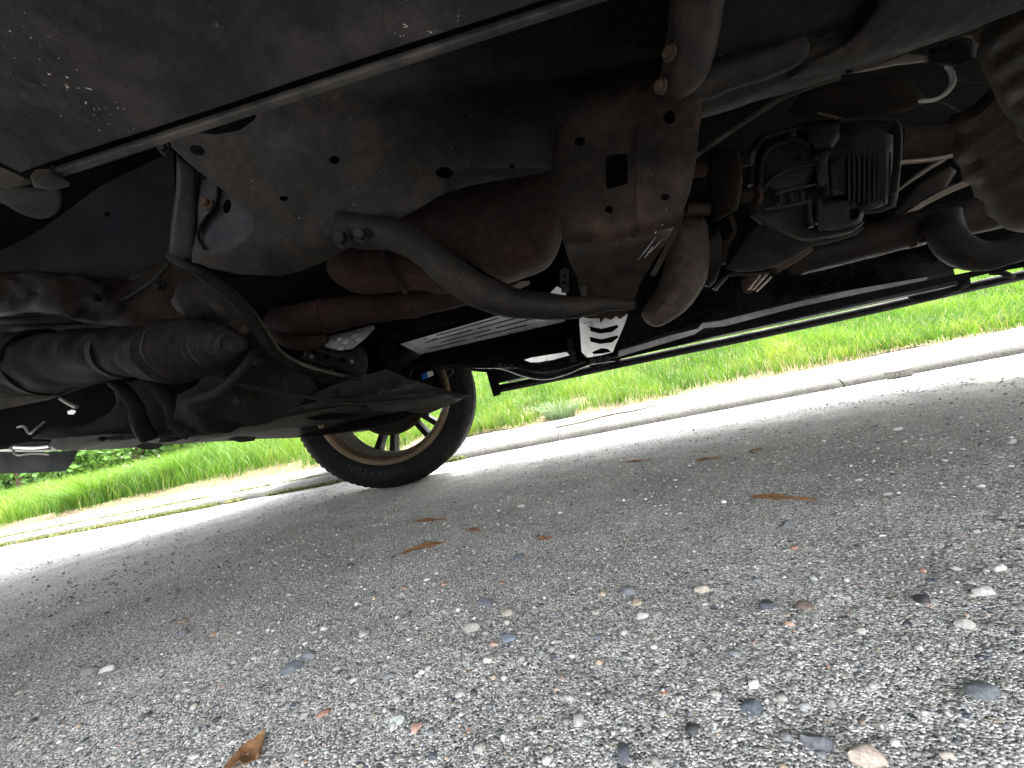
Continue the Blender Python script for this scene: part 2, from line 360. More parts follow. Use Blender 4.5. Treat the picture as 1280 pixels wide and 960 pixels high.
# --- road material: worn concrete with exposed sand and aggregate
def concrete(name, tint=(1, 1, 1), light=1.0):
    m, nt, b = newmat(name); tc = nt.nodes.new('ShaderNodeTexCoord'); O = tc.outputs['Object']
    dist = N(nt, 'ShaderNodeTexNoise'); dist.inputs['Scale'].default_value = 60; nt.links.new(O, dist.inputs['Vector'])
    wv = nt.nodes.new('ShaderNodeMix'); wv.data_type = 'RGBA'; wv.blend_type = 'LINEAR_LIGHT'; wv.inputs[0].default_value = .0007; nt.links.new(O, wv.inputs[6]); nt.links.new(dist.outputs['Color'], wv.inputs[7])
    def vor(sc_, feat='F1'):
        v = nt.nodes.new('ShaderNodeTexVoronoi'); v.feature = feat; v.inputs['Scale'].default_value = sc_; nt.links.new(wv.outputs[2], v.inputs['Vector']); return v
    v1 = vor(680); v2 = vor(240); v3 = vor(105)
    sep = nt.nodes.new('ShaderNodeSeparateColor'); nt.links.new(v1.outputs['Color'], sep.inputs[0])
    sep2 = nt.nodes.new('ShaderNodeSeparateColor'); nt.links.new(v2.outputs['Color'], sep2.inputs[0])
    sep3 = nt.nodes.new('ShaderNodeSeparateColor'); nt.links.new(v3.outputs['Color'], sep3.inputs[0])
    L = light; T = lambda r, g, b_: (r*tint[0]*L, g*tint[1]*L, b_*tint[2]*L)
    fine = ramp(nt, sep.outputs[0], [(0, T(.045, .045, .048)), (.14, T(.14, .138, .132)), (.42, T(.285, .28, .265)), (.76, T(.45, .44, .41)), (1, T(.78, .76, .72))])
    pale = tex(nt, 9, 6, .6, O); pl = ramp(nt, pale, [(.35, g3(.82)), (.7, g3(1.15))]); c = mixc(nt, 1, fine, pl, 'MULTIPLY')
    # coarser grains set in the paste
    gr = ramp(nt, sep2.outputs[1], [(0, T(.05, .055, .07)), (.25, T(.15, .15, .15)), (.5, T(.3, .28, .25)), (.7, T(.42, .36, .28)), (.85, T(.6, .58, .55)), (1, T(.7, .7, .7))])
    isg = ramp(nt, sep2.outputs[0], [(.66, g3(0)), (.68, g3(1))], 'LINEAR'); dm = ramp(nt, v2.outputs['Distance'], [(.30, g3(1)), (.42, g3(0))]); mk = mixc(nt, 1, isg, dm, 'MULTIPLY')
    c = mixc(nt, mk, c, gr)
    gr3 = ramp(nt, sep3.outputs[1], [(0, T(.045, .05, .065)), (.3, T(.12, .13, .16)), (.5, T(.3, .27, .24)), (.72, T(.45, .4, .33)), (.9, T(.6, .6, .58)), (1, T(.35, .17, .11))])
    isg3 = ramp(nt, sep3.outputs[0], [(.86, g3(0)), (.87, g3(1))]); dm3 = ramp(nt, v3.outputs['Distance'], [(.26, g3(1)), (.36, g3(0))]); mk3 = mixc(nt, 1, isg3, dm3, 'MULTIPLY')
    c = mixc(nt, mk3, c, gr3)
    big = tex(nt, 2.2, 5, .6, O); bl = ramp(nt, big, [(.3, g3(.85)), (.7, g3(1.1))]); c = mixc(nt, 1, c, bl, 'MULTIPLY')
    nt.links.new(c, b.inputs['Base Color']); b.inputs['Roughness'].default_value = .85; b.inputs['Specular IOR Level'].default_value = .35
    h = nt.nodes.new('ShaderNodeMath'); h.operation = 'MULTIPLY_ADD'; nt.links.new(mk, h.inputs[0]); h.inputs[1].default_value = .8
    s1 = nt.nodes.new('ShaderNodeMath'); s1.operation = 'MULTIPLY'; nt.links.new(v1.outputs['Distance'], s1.inputs[0]); s1.inputs[1].default_value = -1.0; nt.links.new(s1.outputs[0], h.inputs[2])
    h2 = nt.nodes.new('ShaderNodeMath'); h2.operation = 'MULTIPLY_ADD'; nt.links.new(mk3, h2.inputs[0]); h2.inputs[1].default_value = 1.2; nt.links.new(h.outputs[0], h2.inputs[2])
    bp = N(nt, 'ShaderNodeBump'); bp.inputs['Strength'].default_value = 1.0; bp.inputs['Distance'].default_value = .0011; nt.links.new(h2.outputs[0], bp.inputs['Height']); nt.links.new(bp.outputs[0], b.inputs['Normal'])
    return m
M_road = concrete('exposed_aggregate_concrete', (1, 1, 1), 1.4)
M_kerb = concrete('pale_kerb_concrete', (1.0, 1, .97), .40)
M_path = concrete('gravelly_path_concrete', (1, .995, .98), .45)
_nt = M_path.node_tree; _b = _nt.nodes['Principled BSDF']; _src = _b.inputs['Base Color'].links[0].from_socket
_p = ramp(_nt, tex(_nt, 1.5, 4, .55, stretch=(.35, 2.2, 1)), [(.48, g3(1)), (.6, (.42, .44, .5))]); _nt.links.new(mixc(_nt, 1, _src, _p, 'MULTIPLY'), _b.inputs['Base Color'])

def nz(X, Y, sc_, oct_=3):
    Z = np.zeros_like(X, float)
    s = np.random.default_rng(int(sc_*10)); 
    for o_ in range(oct_):
        f = sc_*2**o_
        for k in range(5):
            a = s.uniform(0, math.pi*2); ph = s.uniform(0, 6.3); ff = f*s.uniform(.7, 1.4); Z += np.sin((X*math.cos(a)+Y*math.sin(a))*ff+ph+1.3*np.sin((X*math.sin(a)-Y*math.cos(a))*ff*.6))/(2**o_)
    return Z/6
def road_z(X, Y): return .0016*nz(X, Y, 18)+.0012*nz(X, Y, 70)+.0009*nz(X, Y, 260, 2)
# ONE road sheet: fine near the camera, coarse out to the horizon, ending at the kerb on the far side
xs = np.concatenate([-np.geomspace(400, 1.3, 26), np.arange(-1.25, -.45, .012), np.arange(-.45, .62, .0042), np.arange(.62, 1.9, .012), np.geomspace(1.95, 400, 26)])
ys = np.concatenate([-np.geomspace(400, .3, 18), np.linspace(-.25, .12, 12), np.arange(.13, .62, .0042), np.arange(.62, 1.25, .010), np.arange(1.25, 2.0, .03), np.linspace(2.0, 2.02, 2)])
def rzf(X, Y):
    near = np.exp(-np.clip(np.hypot(X, Y)-3, 0, None)); return road_z(X, Y)*near
# shear the far edge so that it follows the kerb
def road_grid():
    o = grid('road', xs, ys, rzf, M_road)
    me = o.data; co = np.zeros(len(me.vertices)*3, np.float32); me.vertices.foreach_get('co', co); co = co.reshape(-1, 3)
    t = np.clip((co[:, 1]-1.2)/.82, 0, 1); tgt = kerbY(np.clip(co[:, 0], -30, 30))+.03; co[:, 1] += t*(tgt-2.02); co[:, 2] *= (1-t)
    me.vertices.foreach_set('co', co.ravel()); me.update(); return o
road_grid()

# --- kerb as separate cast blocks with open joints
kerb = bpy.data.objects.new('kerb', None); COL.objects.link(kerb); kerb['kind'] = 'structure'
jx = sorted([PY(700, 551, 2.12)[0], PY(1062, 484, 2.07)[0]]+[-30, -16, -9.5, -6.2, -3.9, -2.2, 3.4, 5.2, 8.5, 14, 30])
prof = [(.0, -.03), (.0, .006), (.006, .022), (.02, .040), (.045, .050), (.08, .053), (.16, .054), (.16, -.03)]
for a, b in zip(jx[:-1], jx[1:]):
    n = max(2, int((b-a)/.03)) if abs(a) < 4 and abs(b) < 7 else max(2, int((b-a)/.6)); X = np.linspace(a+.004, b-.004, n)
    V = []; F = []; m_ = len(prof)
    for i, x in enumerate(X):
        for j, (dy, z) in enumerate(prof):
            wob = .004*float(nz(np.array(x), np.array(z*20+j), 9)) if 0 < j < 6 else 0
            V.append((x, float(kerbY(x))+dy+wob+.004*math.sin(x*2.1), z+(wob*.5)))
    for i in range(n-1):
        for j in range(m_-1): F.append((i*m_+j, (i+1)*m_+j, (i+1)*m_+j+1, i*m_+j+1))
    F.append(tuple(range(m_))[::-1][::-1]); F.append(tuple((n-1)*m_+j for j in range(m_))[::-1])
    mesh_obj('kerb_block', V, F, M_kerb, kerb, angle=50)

# --- path strip and verge soil in one terrain sheet each
xs2 = np.concatenate([-np.geomspace(300, 7, 14), np.arange(-6.5, 6.5, .05), np.geomspace(7, 300, 14)])
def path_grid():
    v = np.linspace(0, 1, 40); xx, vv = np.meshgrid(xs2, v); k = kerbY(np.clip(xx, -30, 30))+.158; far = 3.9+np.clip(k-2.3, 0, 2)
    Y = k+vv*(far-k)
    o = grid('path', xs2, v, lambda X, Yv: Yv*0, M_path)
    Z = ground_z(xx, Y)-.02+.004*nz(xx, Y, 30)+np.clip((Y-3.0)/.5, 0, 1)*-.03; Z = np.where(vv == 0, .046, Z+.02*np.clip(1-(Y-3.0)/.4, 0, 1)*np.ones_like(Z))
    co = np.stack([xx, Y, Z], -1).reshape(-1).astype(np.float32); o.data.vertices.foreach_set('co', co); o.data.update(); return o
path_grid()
m, nt, b = newmat('verge_soil_thatch'); n1 = tex(nt, 12, 8, .7); n2 = tex(nt, 60, 6, .7)
c = ramp(nt, n1, [(.3, (.09, .065, .035)), (.5, (.2, .155, .08)), (.6, (.12, .15, .04)), (.75, (.06, .12, .02))]); c2 = ramp(nt, n2, [(.3, g3(.5)), (.7, g3(1.4))]); c = mixc(nt, 1, c, c2, 'MULTIPLY'); nt.links.new(c, b.inputs['Base Color']); b.inputs['Roughness'].default_value = .95
bp = N(nt, 'ShaderNodeBump'); bp.inputs['Strength'].default_value = 1; bp.inputs['Distance'].default_value = .02; nt.links.new(n2, bp.inputs['Height']); nt.links.new(bp.outputs[0], b.inputs['Normal']); M_soil = m
ys3 = np.concatenate([np.arange(3.0, 5, .05), np.arange(5, 11, .25), np.geomspace(11.5, 700, 14)])
def soil_z(X, Y):
    edge = GRASS_Y+.12*np.sin(X*1.7)+.07*np.sin(X*4.3+1)+.05*nz(X, Y, 6)+np.where(X < -2.5, .25, 0)
    t = np.clip((Y-edge+.12)/.15, 0, 1)
    return ground_z(X, Y)-.028+t*.036
grid('verge', xs2, ys3, soil_z, M_soil)

# ------------------------------------------------------------------ grass
def leaf_mat(name, stops, trans=.35):
    m, nt, b = newmat(name); at = nt.nodes.new('ShaderNodeAttribute'); at.attribute_name = 'tint'; c = ramp(nt, at.outputs['Fac'], stops); nt.links.new(c, b.inputs['Base Color']); b.inputs['Roughness'].default_value = .5
    b.inputs['Specular IOR Level'].default_value = .3
    tr = nt.nodes.new('ShaderNodeBsdfTranslucent'); nt.links.new(c, tr.inputs[0]); mx = nt.nodes.new('ShaderNodeMixShader'); mx.inputs[0].default_value = trans
    nt.links.new(b.outputs[0], mx.inputs[1]); nt.links.new(tr.outputs[0], mx.inputs[2]); nt.links.new(mx.outputs[0], nt.nodes['Material Output'].inputs[0]); return m
M_weed = leaf_mat('gutter_weeds', [(0, (.04, .07, .012)), (.5, (.085, .11, .018)), (1, (.19, .16, .06))], .2)
M_grass = leaf_mat('grass_blades', [(0, (.026, .065, .006)), (.35, (.056, .135, .009)), (.65, (.10, .195, .015)), (.85, (.19, .245, .03)), (.93, (.22, .2, .07)), (1, (.32, .26, .13))], .4)
M_blue = leaf_mat('bluish_grass_blades', [(0, (.05, .10, .035)), (1, (.2, .26, .13))], .3)
M_dry = leaf_mat('dry_grass_litter', [(0, (.3, .2, .1)), (.5, (.5, .38, .22)), (1, (.62, .55, .38))], .2)
def blades(name, X, Y, Z, H, W, tint, mat, lean=.45, az=None, kind='stuff', seg=4):
    n = len(X); az = rng.uniform(0, 2*math.pi, n) if az is None else az; ln = H*rng.uniform(.1, 1, n)*lean; face = rng.uniform(0, math.pi, n)
    dx, dy = np.cos(az), np.sin(az); fx, fy = np.cos(face), np.sin(face); rows = []
    for s in range(seg+1):
        t = s/seg; wd = W*(1-t**1.8)*.5+.0002; cx = X+dx*ln*t*t; cy = Y+dy*ln*t*t; cz = Z+H*(t-.25*lean*t*t)
        rows.append(np.stack([cx-fx*wd, cy-fy*wd, cz], -1)); rows.append(np.stack([cx+fx*wd, cy+fy*wd, cz], -1))
    V = np.stack(rows, 1); k = V.shape[1]; b0 = (np.arange(n)*k)[:, None]
    F = np.concatenate([b0+np.array([[2*s, 2*s+1, 2*s+3, 2*s+2]]) for s in range(seg)], 0)
    me = bpy.data.meshes.new(name); me.vertices.add(n*k); me.vertices.foreach_set('co', V.reshape(-1).astype(np.float32)); me.loops.add(F.size); me.loops.foreach_set('vertex_index', F.ravel().astype(np.int32))
    me.polygons.add(len(F)); me.polygons.foreach_set('loop_start', np.arange(0, F.size, 4, dtype=np.int32)); me.update(calc_edges=True); me.shade_smooth()
    a = me.attributes.new('tint', 'FLOAT', 'POINT'); a.data.foreach_set('value', np.repeat(np.clip(tint, 0, 1), k).astype(np.float32)); me.materials.append(mat)
    o = bpy.data.objects.new(name, me); COL.objects.link(o)
    if kind: o['kind'] = kind
    return o
def sample_grass(n, ymin, ymax, xr):
    Y = ymin+(ymax-ymin)*rng.random(n)**1.5; X = -2.05*Y-.3+(3.6*Y+1.2)*rng.random(n)
    e = GRASS_Y+.12*np.sin(X*1.7)+.07*np.sin(X*4.3+1)+.07*nz(X, Y, 5)+np.where(X < -2.5, .25, 0)
    k = (Y > e+rng.exponential(.05, n)-.03) & (nz(X, Y, 3.1)+nz(X, Y, 9) > -.62-.5*np.clip(Y-e, 0, 1)); return X[k], Y[k]
X, Y = sample_grass(150000, 3.0, 9.5, 5.5)
patch = nz(X, Y, 2.4); d = np.clip(Y-3.15, 0, 6); leftt = np.clip((-X-1.3)/2, 0, 1)
H = (.07+.07*rng.random(len(X))+.06*np.clip(patch, 0, 1)+.03*np.minimum(d, 1)+leftt*.26*rng.random(len(X)))*(1+.25*np.minimum(d, 2)/2)
tint = .46+.42*patch+.3*nz(X, Y, 11)+rng.normal(0, .17, len(X)); dry = rng.random(len(X)) < np.where(Y < 3.4, .08, .015); tint = np.where(dry, rng.uniform(.88, 1, len(X)), np.clip(tint, 0, .84))
blades('grass', X, Y, soil_z(X, Y), H, .0034+.0022*rng.random(len(X))+.0008*d, tint, M_grass, lean=.7)
# leaning tussocks at the verge edge
def tussock(cx, cy, n, h, r, mat, label, t0=.5, spread=1.0, wd=.005):
    az = rng.uniform(0, 2*math.pi, n); rr = r*np.sqrt(rng.random(n)); X = cx+rr*np.cos(az); Y = cy+rr*np.sin(az)*.7
    o = blades('grass_tussock', X, Y, soil_z(X, Y)-.01, h*rng.uniform(.5, 1.1, n), np.full(n, wd), t0+rng.normal(0, .15, n), mat, lean=spread, az=az+rng.normal(0, .35, n), kind=None); return tag(o, label, 'grass tussock')
def gxy(px, py, Y): p = PY(px, py, Y); return float(p[0])
tussock(gxy(700, 520, 3.12), 3.14, 300, .24, .12, M_blue, 'blue-green arching grass tussock at the path edge right of the wheel', .5, 1.3)
tussock(gxy(115, 620, 3.4), 3.42, 1100, .42, .24, M_grass, 'tall bright green grass tussock nearest the left edge of the photo', .5, 1.0, .007)
tussock(gxy(215, 600, 3.6), 3.7, 1100, .42, .28, M_grass, 'tall upright grass tussock right of the leftmost one, behind the left kerb', .45, .7, .007)
tussock(gxy(985, 430, 3.7), 3.75, 260, .16, .09, M_grass, 'pale yellow-green grass tuft in the lawn above the loose kerb stone', .8, 1.1)
# litter of dry stems along the lawn edge
n = 5200; X = rng.uniform(-6, 8, n); Y = GRASS_Y+.12*np.sin(X*1.7)+.07*np.sin(X*4.3+1)+rng.normal(-.03, .07, n)+np.where(X < -2.5, .25, 0)
blades('dry_grass_litter', X, Y, soil_z(X, Y)+.006, .012+.03*rng.random(n), .003+.003*rng.random(n), rng.random(n), M_dry, lean=3.2)
# short weeds along the two kerb joints on the left
n = 5200; X = -5.8+5.2*rng.random(n)**.8; k = nz(X, X*0, 4)+nz(X, X*0, 15) > -.45; X = X[k]; n = len(X); Y = kerbY(X)-.02+rng.normal(0, .018, n)
blades('kerb_weeds', X, Y, np.full(n, .002), .018+.035*rng.random(n), np.full(n, .006), .1+.9*rng.random(n), M_weed, lean=1.8)
n = 4200; X = -5.8+5.0*rng.random(n); X = X[nz(X, X*0, 5)+nz(X, X*0, 14) > -.4]; n = len(X); Y = kerbY(X)+.18+rng.normal(0, .022, n)
blades('path_weeds', X, Y, np.full(n, .046), .014+.03*rng.random(n), np.full(n, .006), .1+.9*rng.random(n), M_weed, lean=1.8)

# ------------------------------------------------------------------ dandelions in the lawn
m, nt, b = newmat('dandelion_yellow'); b.inputs['Base Color'].default_value = (.85, .6, .02, 1); M_yel = m
m, nt, b = newmat('orange_petals'); b.inputs['Base Color'].default_value = (.8, .25, .03, 1); M_ora = m
m, nt, b = newmat('stem_green'); b.inputs['Base Color'].default_value = (.12, .22, .05, 1); M_stem = m
def flower(x, y, col, label, grp=None):
    z = float(soil_z(np.array(x), np.array(y))); t = thing('dandelion', label, 'flower', (x, y, z), grp)
    tube('stem', [(x, y, z-.01, .0018), (x+.004, y, z+.08, .0016), (x, y, z+.15, .0015)], M_stem, t, world=True, seg=6, sub=3)
    V = [(x, y, z+.156)]; F = []
    for ring in range(2):
        for k in range(14):
            a = 2*math.pi*k/14+ring*.2; r = .019-.007*ring; n0 = len(V)
            V += [(x+math.cos(a-.16)*r*.3, y+math.sin(a-.16)*r*.3, z+.151), (x+math.cos(a+.16)*r*.3, y+math.sin(a+.16)*r*.3, z+.151), (x+math.cos(a+.1)*r, y+math.sin(a+.1)*r, z+.153+.006*ring), (x+math.cos(a-.1)*r, y+math.sin(a-.1)*r, z+.153+.006*ring)]
            F.append((n0, n0+1, n0+2, n0+3))
    mesh_obj('flower_head', V, F, col, t, smooth=False)
for (px, py, Y_, col, lab) in [(1126, 366, 6.0, M_ora, 'small orange flower seen in the gap above the far step bar'), (1098, 377, 5.6, M_yel, 'yellow dandelion seen just left of the orange flower, above the far step bar'), (1268, 388, 4.6, M_yel, 'yellow dandelion at the lawn edge beside the far rear tyre'), (905, 424, 5.4, M_yel, 'yellow dandelion left of centre in the gap above the far step bar')]:
    p = PY(px, py, Y_); flower(float(p[0]), float(p[1]), col, lab)

# ------------------------------------------------------------------ far background seen at the left: shrubs, a pale car
M_leaf = leaf_mat('shrub_leaves', [(0, (.03, .07, .015)), (.5, (.06, .14, .025)), (1, (.12, .24, .04))], .3)
m, nt, b = newmat('bark'); n1 = tex(nt, 25, 6, .7, stretch=(1, 1, .2)); nt.links.new(ramp(nt, n1, [(.3, (.05, .035, .025)), (.7, (.15, .11, .08))]), b.inputs['Base Color']); b.inputs['Roughness'].default_value = .9; M_bark = m
def shrub(x, y, h, r, label, n=2600, tree=False, z0=None):
    z0 = float(soil_z(np.array(x), np.array(y)))-.05 if z0 is None else z0
    t = thing('tree' if tree else 'shrub', label, 'tree' if tree else 'shrub', (x, y, z0))
    zc = z0+h*(.62 if tree else .5)
    V = []; F = []
    def lim(a, b_, r1, r2):
        n0 = len(V); a = np.array(a, float); b_ = np.array(b_, float); C = [a+(b_-a)*t_+np.array([.05*math.sin(t_*5), .04*math.cos(t_*4), 0])*h*.12*t_ for t_ in np.linspace(0, 1, 6)]
        v, f = ring_tube(C, np.linspace(r1, r2, 6), 7); V.extend(v); F.extend([tuple(i+n0 for i in q) for q in f])
    lim((x, y, z0-.1), (x, y, zc), h*.028, h*.016)
    for k in range(7):
        a = k*2.4; lim((x, y, z0+h*(.25+.05*k)), (x+math.cos(a)*r*.75, y+math.sin(a)*r*.75, zc+h*.18*random.uniform(-.6, 1)), h*.012, h*.003)
    mesh_obj('trunk', V, F, M_bark, t)
    nc = 26; cc = rng.normal(0, 1, (nc, 3)); cc /= np.linalg.norm(cc, axis=1)[:, None]; cc *= rng.uniform(.3, 1, nc)[:, None]**.6; cc = cc*np.array([r, r, h*.36])+np.array([x, y, zc+h*.04])
    ci = rng.integers(0, nc, n); P = cc[ci]+rng.normal(0, 1, (n, 3))*r*.17; s = r*.075*rng.uniform(.6, 1.4, n)
    a = rng.normal(0, 1, (n, 3)); a /= np.linalg.norm(a, axis=1)[:, None]; b_ = np.cross(a, rng.normal(0, 1, (n, 3))); b_ /= np.linalg.norm(b_, axis=1)[:, None]
    Vq = np.stack([P-a*s[:, None], P+b_*s[:, None]*.5, P+a*s[:, None], P-b_*s[:, None]*.5], 1)
    me = bpy.data.meshes.new('crown'); me.vertices.add(n*4); me.vertices.foreach_set('co', (Vq-np.array([x, y, z0])).reshape(-1).astype(np.float32)); me.loops.add(n*4); me.loops.foreach_set('vertex_index', np.arange(n*4, dtype=np.int32)); me.polygons.add(n); me.polygons.foreach_set('loop_start', np.arange(0, n*4, 4, dtype=np.int32)); me.update(calc_edges=True)
    at = me.attributes.new('tint', 'FLOAT', 'POINT'); at.data.foreach_set('value', np.repeat(np.clip(.5+.25*rng.normal(0, 1, nc)[ci]+.12*rng.normal(0, 1, n), 0, 1), 4).astype(np.float32)); me.materials.append(M_leaf)
    o = bpy.data.objects.new('crown', me); COL.objects.link(o); o.parent = t
def bgp(px, D): q = ray(px, 560); s = D/math.hypot(q[0], q[1]); return float(q[0]*s), float(q[1]*s)
for (px, D, h, r, tr, lab) in [(20, 33, 5.5, 2.6, True, 'distant broad green tree at the far left beyond the grass'), (118, 27, 3.2, 1.9, False, 'dark green distant shrub just right of the black air dam'), (170, 34, 6.5, 3.0, True, 'distant tree above and behind the pale parked car'),
                                (250, 31, 5, 2.8, True, 'distant tree behind the tall grass left of the front wheel'), (330, 33, 6, 3.1, True, 'distant tree seen just left of the front wheel'), (-120, 30, 6, 3, True, 'distant tree out beyond the left end of the verge'), (420, 36, 7, 3.4, True, 'tall distant tree straight behind the front wheel'), (760, 26, 5, 3, True, 'distant tree on the rise behind the middle of the side step'), (1000, 24, 4.5, 2.8, True, 'distant tree on the rise right of the middle'), (1220, 28, 5.5, 3, True, 'distant tree on the rise behind the far rear tyre')]:
    x, y = bgp(px, D); shrub(x, y, h, r, lab, tree=tr)
def sky_screen_woodland():  # trees added mainly to block low sky beyond the car; seen only at left
    n = 60000; nc = 700; az_ = rng.uniform(math.radians(-82), math.radians(76), nc); D_ = np.where(az_ < -.65, rng.uniform(50, 66, nc), rng.uniform(26, 36, nc)); cx_ = np.sin(az_)*D_; cy_ = np.cos(az_)*D_; cz_ = rng.uniform(1, 10, nc); cr_ = rng.uniform(1.0, 2.2, nc)*np.where(az_ < -.65, 1.8, 1)
    ci = rng.integers(0, nc, n); d = rng.normal(0, 1, (n, 3)); d /= np.linalg.norm(d, axis=1)[:, None]; P = np.stack([cx_, cy_, cz_], 1)[ci]+d*(cr_[ci]*rng.uniform(.5, 1, n))[:, None]; sz = rng.uniform(.14, .34, n)*np.where(az_ < -.65, 1.9, 1)[ci]
    a = rng.normal(0, 1, (n, 3)); a /= np.linalg.norm(a, axis=1)[:, None]; b_ = np.cross(a, rng.normal(0, 1, (n, 3))); b_ /= np.linalg.norm(b_, axis=1)[:, None]
    Vq = np.stack([P-a*sz[:, None], P+b_*sz[:, None]*.6, P+a*sz[:, None], P-b_*sz[:, None]*.6], 1).reshape(-1, 3)
    me = bpy.data.meshes.new('sky_screen_woodland'); me.vertices.add(n*4); me.vertices.foreach_set('co', Vq.reshape(-1).astype(np.float32)); me.loops.add(n*4); me.loops.foreach_set('vertex_index', np.arange(n*4, dtype=np.int32)); me.polygons.add(n); me.polygons.foreach_set('loop_start', np.arange(0, n*4, 4, dtype=np.int32)); me.update(calc_edges=True)
    at = me.attributes.new('tint', 'FLOAT', 'POINT'); at.data.foreach_set('value', np.repeat(np.clip(.5+.25*rng.normal(0, 1, nc)[ci], 0, 1), 4).astype(np.float32)); me.materials.append(M_leaf)
    o = bpy.data.objects.new('sky_screen_woodland', me); COL.objects.link(o); o['kind'] = 'stuff'
sky_screen_woodland()
m, nt, b = newmat('white_car_paint'); b.inputs['Base Color'].default_value = (.78, .8, .82, 1); b.inputs['Roughness'].default_value = .25; M_wcar = m
m, nt, b = newmat('car_glass'); b.inputs['Base Color'].default_value = (.05, .07, .09, 1); b.inputs['Roughness'].default_value = .08; M_glass = m
def far_car(px, D, label, mat):
    x, y = bgp(px, D); z = float(soil_z(np.array(x), np.array(y)))+.0; t = thing('parked_car', label, 'car', (x, y, z))
    sil = [(-2.2, .35), (-2.25, .8), (-1.9, 1.0), (-1.1, 1.08), (-.55, 1.5), (.9, 1.52), (1.6, 1.1), (2.2, 1.0), (2.25, .4), (1.9, .3), (-1.9, .3)]
    def ext(name, s, y0, y1, mt, tp=0):
        V = [(x+a, y+y0+(tp*max(0, c-.95) if y0 < 0 else -tp*max(0, c-.95)), z+c) for a, c in s]+[(x+a, y+y1-(tp*max(0, c-.95)), z+c) for a, c in s]; n = len(s)
        F = [tuple(range(n))[::-1], tuple(range(n, 2*n))]+[(i, (i+1) % n, n+(i+1) % n, n+i) for i in range(n)]; return mesh_obj(name, V, F, mt, t)
    ext('body', sil, -.85, .85, mat, .3)
    V = [(x+a, y-.86+.3*(c-.95), z+c) for a, c in [(-.98, 1.1), (-.5, 1.44), (.1, 1.46), (.1, 1.1)]]+[(x+a, y-.86+.3*(c-.95), z+c) for a, c in [(.18, 1.1), (.18, 1.46), (.85, 1.46), (1.4, 1.12)]]
    mesh_obj('side_window', V, [(0, 3, 2, 1), (4, 7, 6, 5)], M_glass, t, smooth=False)
    for wx in (-1.35, 1.35):
        cyl('wheel', (x+wx, y-.87, z+.32), (x+wx, y-.65, z+.32), .32, M_tyre, t); cyl('wheel', (x+wx, y+.65, z+.32), (x+wx, y+.87, z+.32), .32, M_tyre, t)
far_car(136, 40, 'distant pale white parked car seen over the grass at left', M_wcar)

# ================================================================== ROAD DEBRIS
def pebble_mesh(sub=1):
    import bmesh
    bm = bmesh.new(); bmesh.ops.create_icosphere(bm, subdivisions=sub, radius=1); V = np.array([v.co[:] for v in bm.verts]); F = np.array([[v.index for v in f.verts] for f in bm.faces]); bm.free(); return V, F
PV, PF = pebble_mesh(1)
PV2, PF2 = pebble_mesh(3)
def stone_mat(name):
    m, nt, b = newmat(name); at = nt.nodes.new('ShaderNodeAttribute'); at.attribute_name = 'tint'; c = at.outputs['Color']; n1 = tex(nt, 700, 4, .7); f = ramp(nt, n1, [(.3, g3(.55)), (.7, g3(1.35))]); c = mixc(nt, 1, c, f, 'MULTIPLY'); nt.links.new(c, b.inputs['Base Color']); b.inputs['Roughness'].default_value = .6
    bp = N(nt, 'ShaderNodeBump'); bp.inputs['Strength'].default_value = .6; bp.inputs['Distance'].default_value = .0006; nt.links.new(n1, bp.inputs['Height']); nt.links.new(bp.outputs[0], b.inputs['Normal']); return m
M_stone = stone_mat('river_stone')
PAL = np.array([(.07, .073, .08), (.11, .115, .125), (.2, .205, .22), (.3, .29, .27), (.45, .42, .36), (.6, .58, .54), (.72, .71, .68), (.5, .36, .24), (.45, .2, .12), (.3, .22, .15), (.25, .26, .27), (.5, .5, .5), (.35, .33, .3), (.42, .4, .37)])
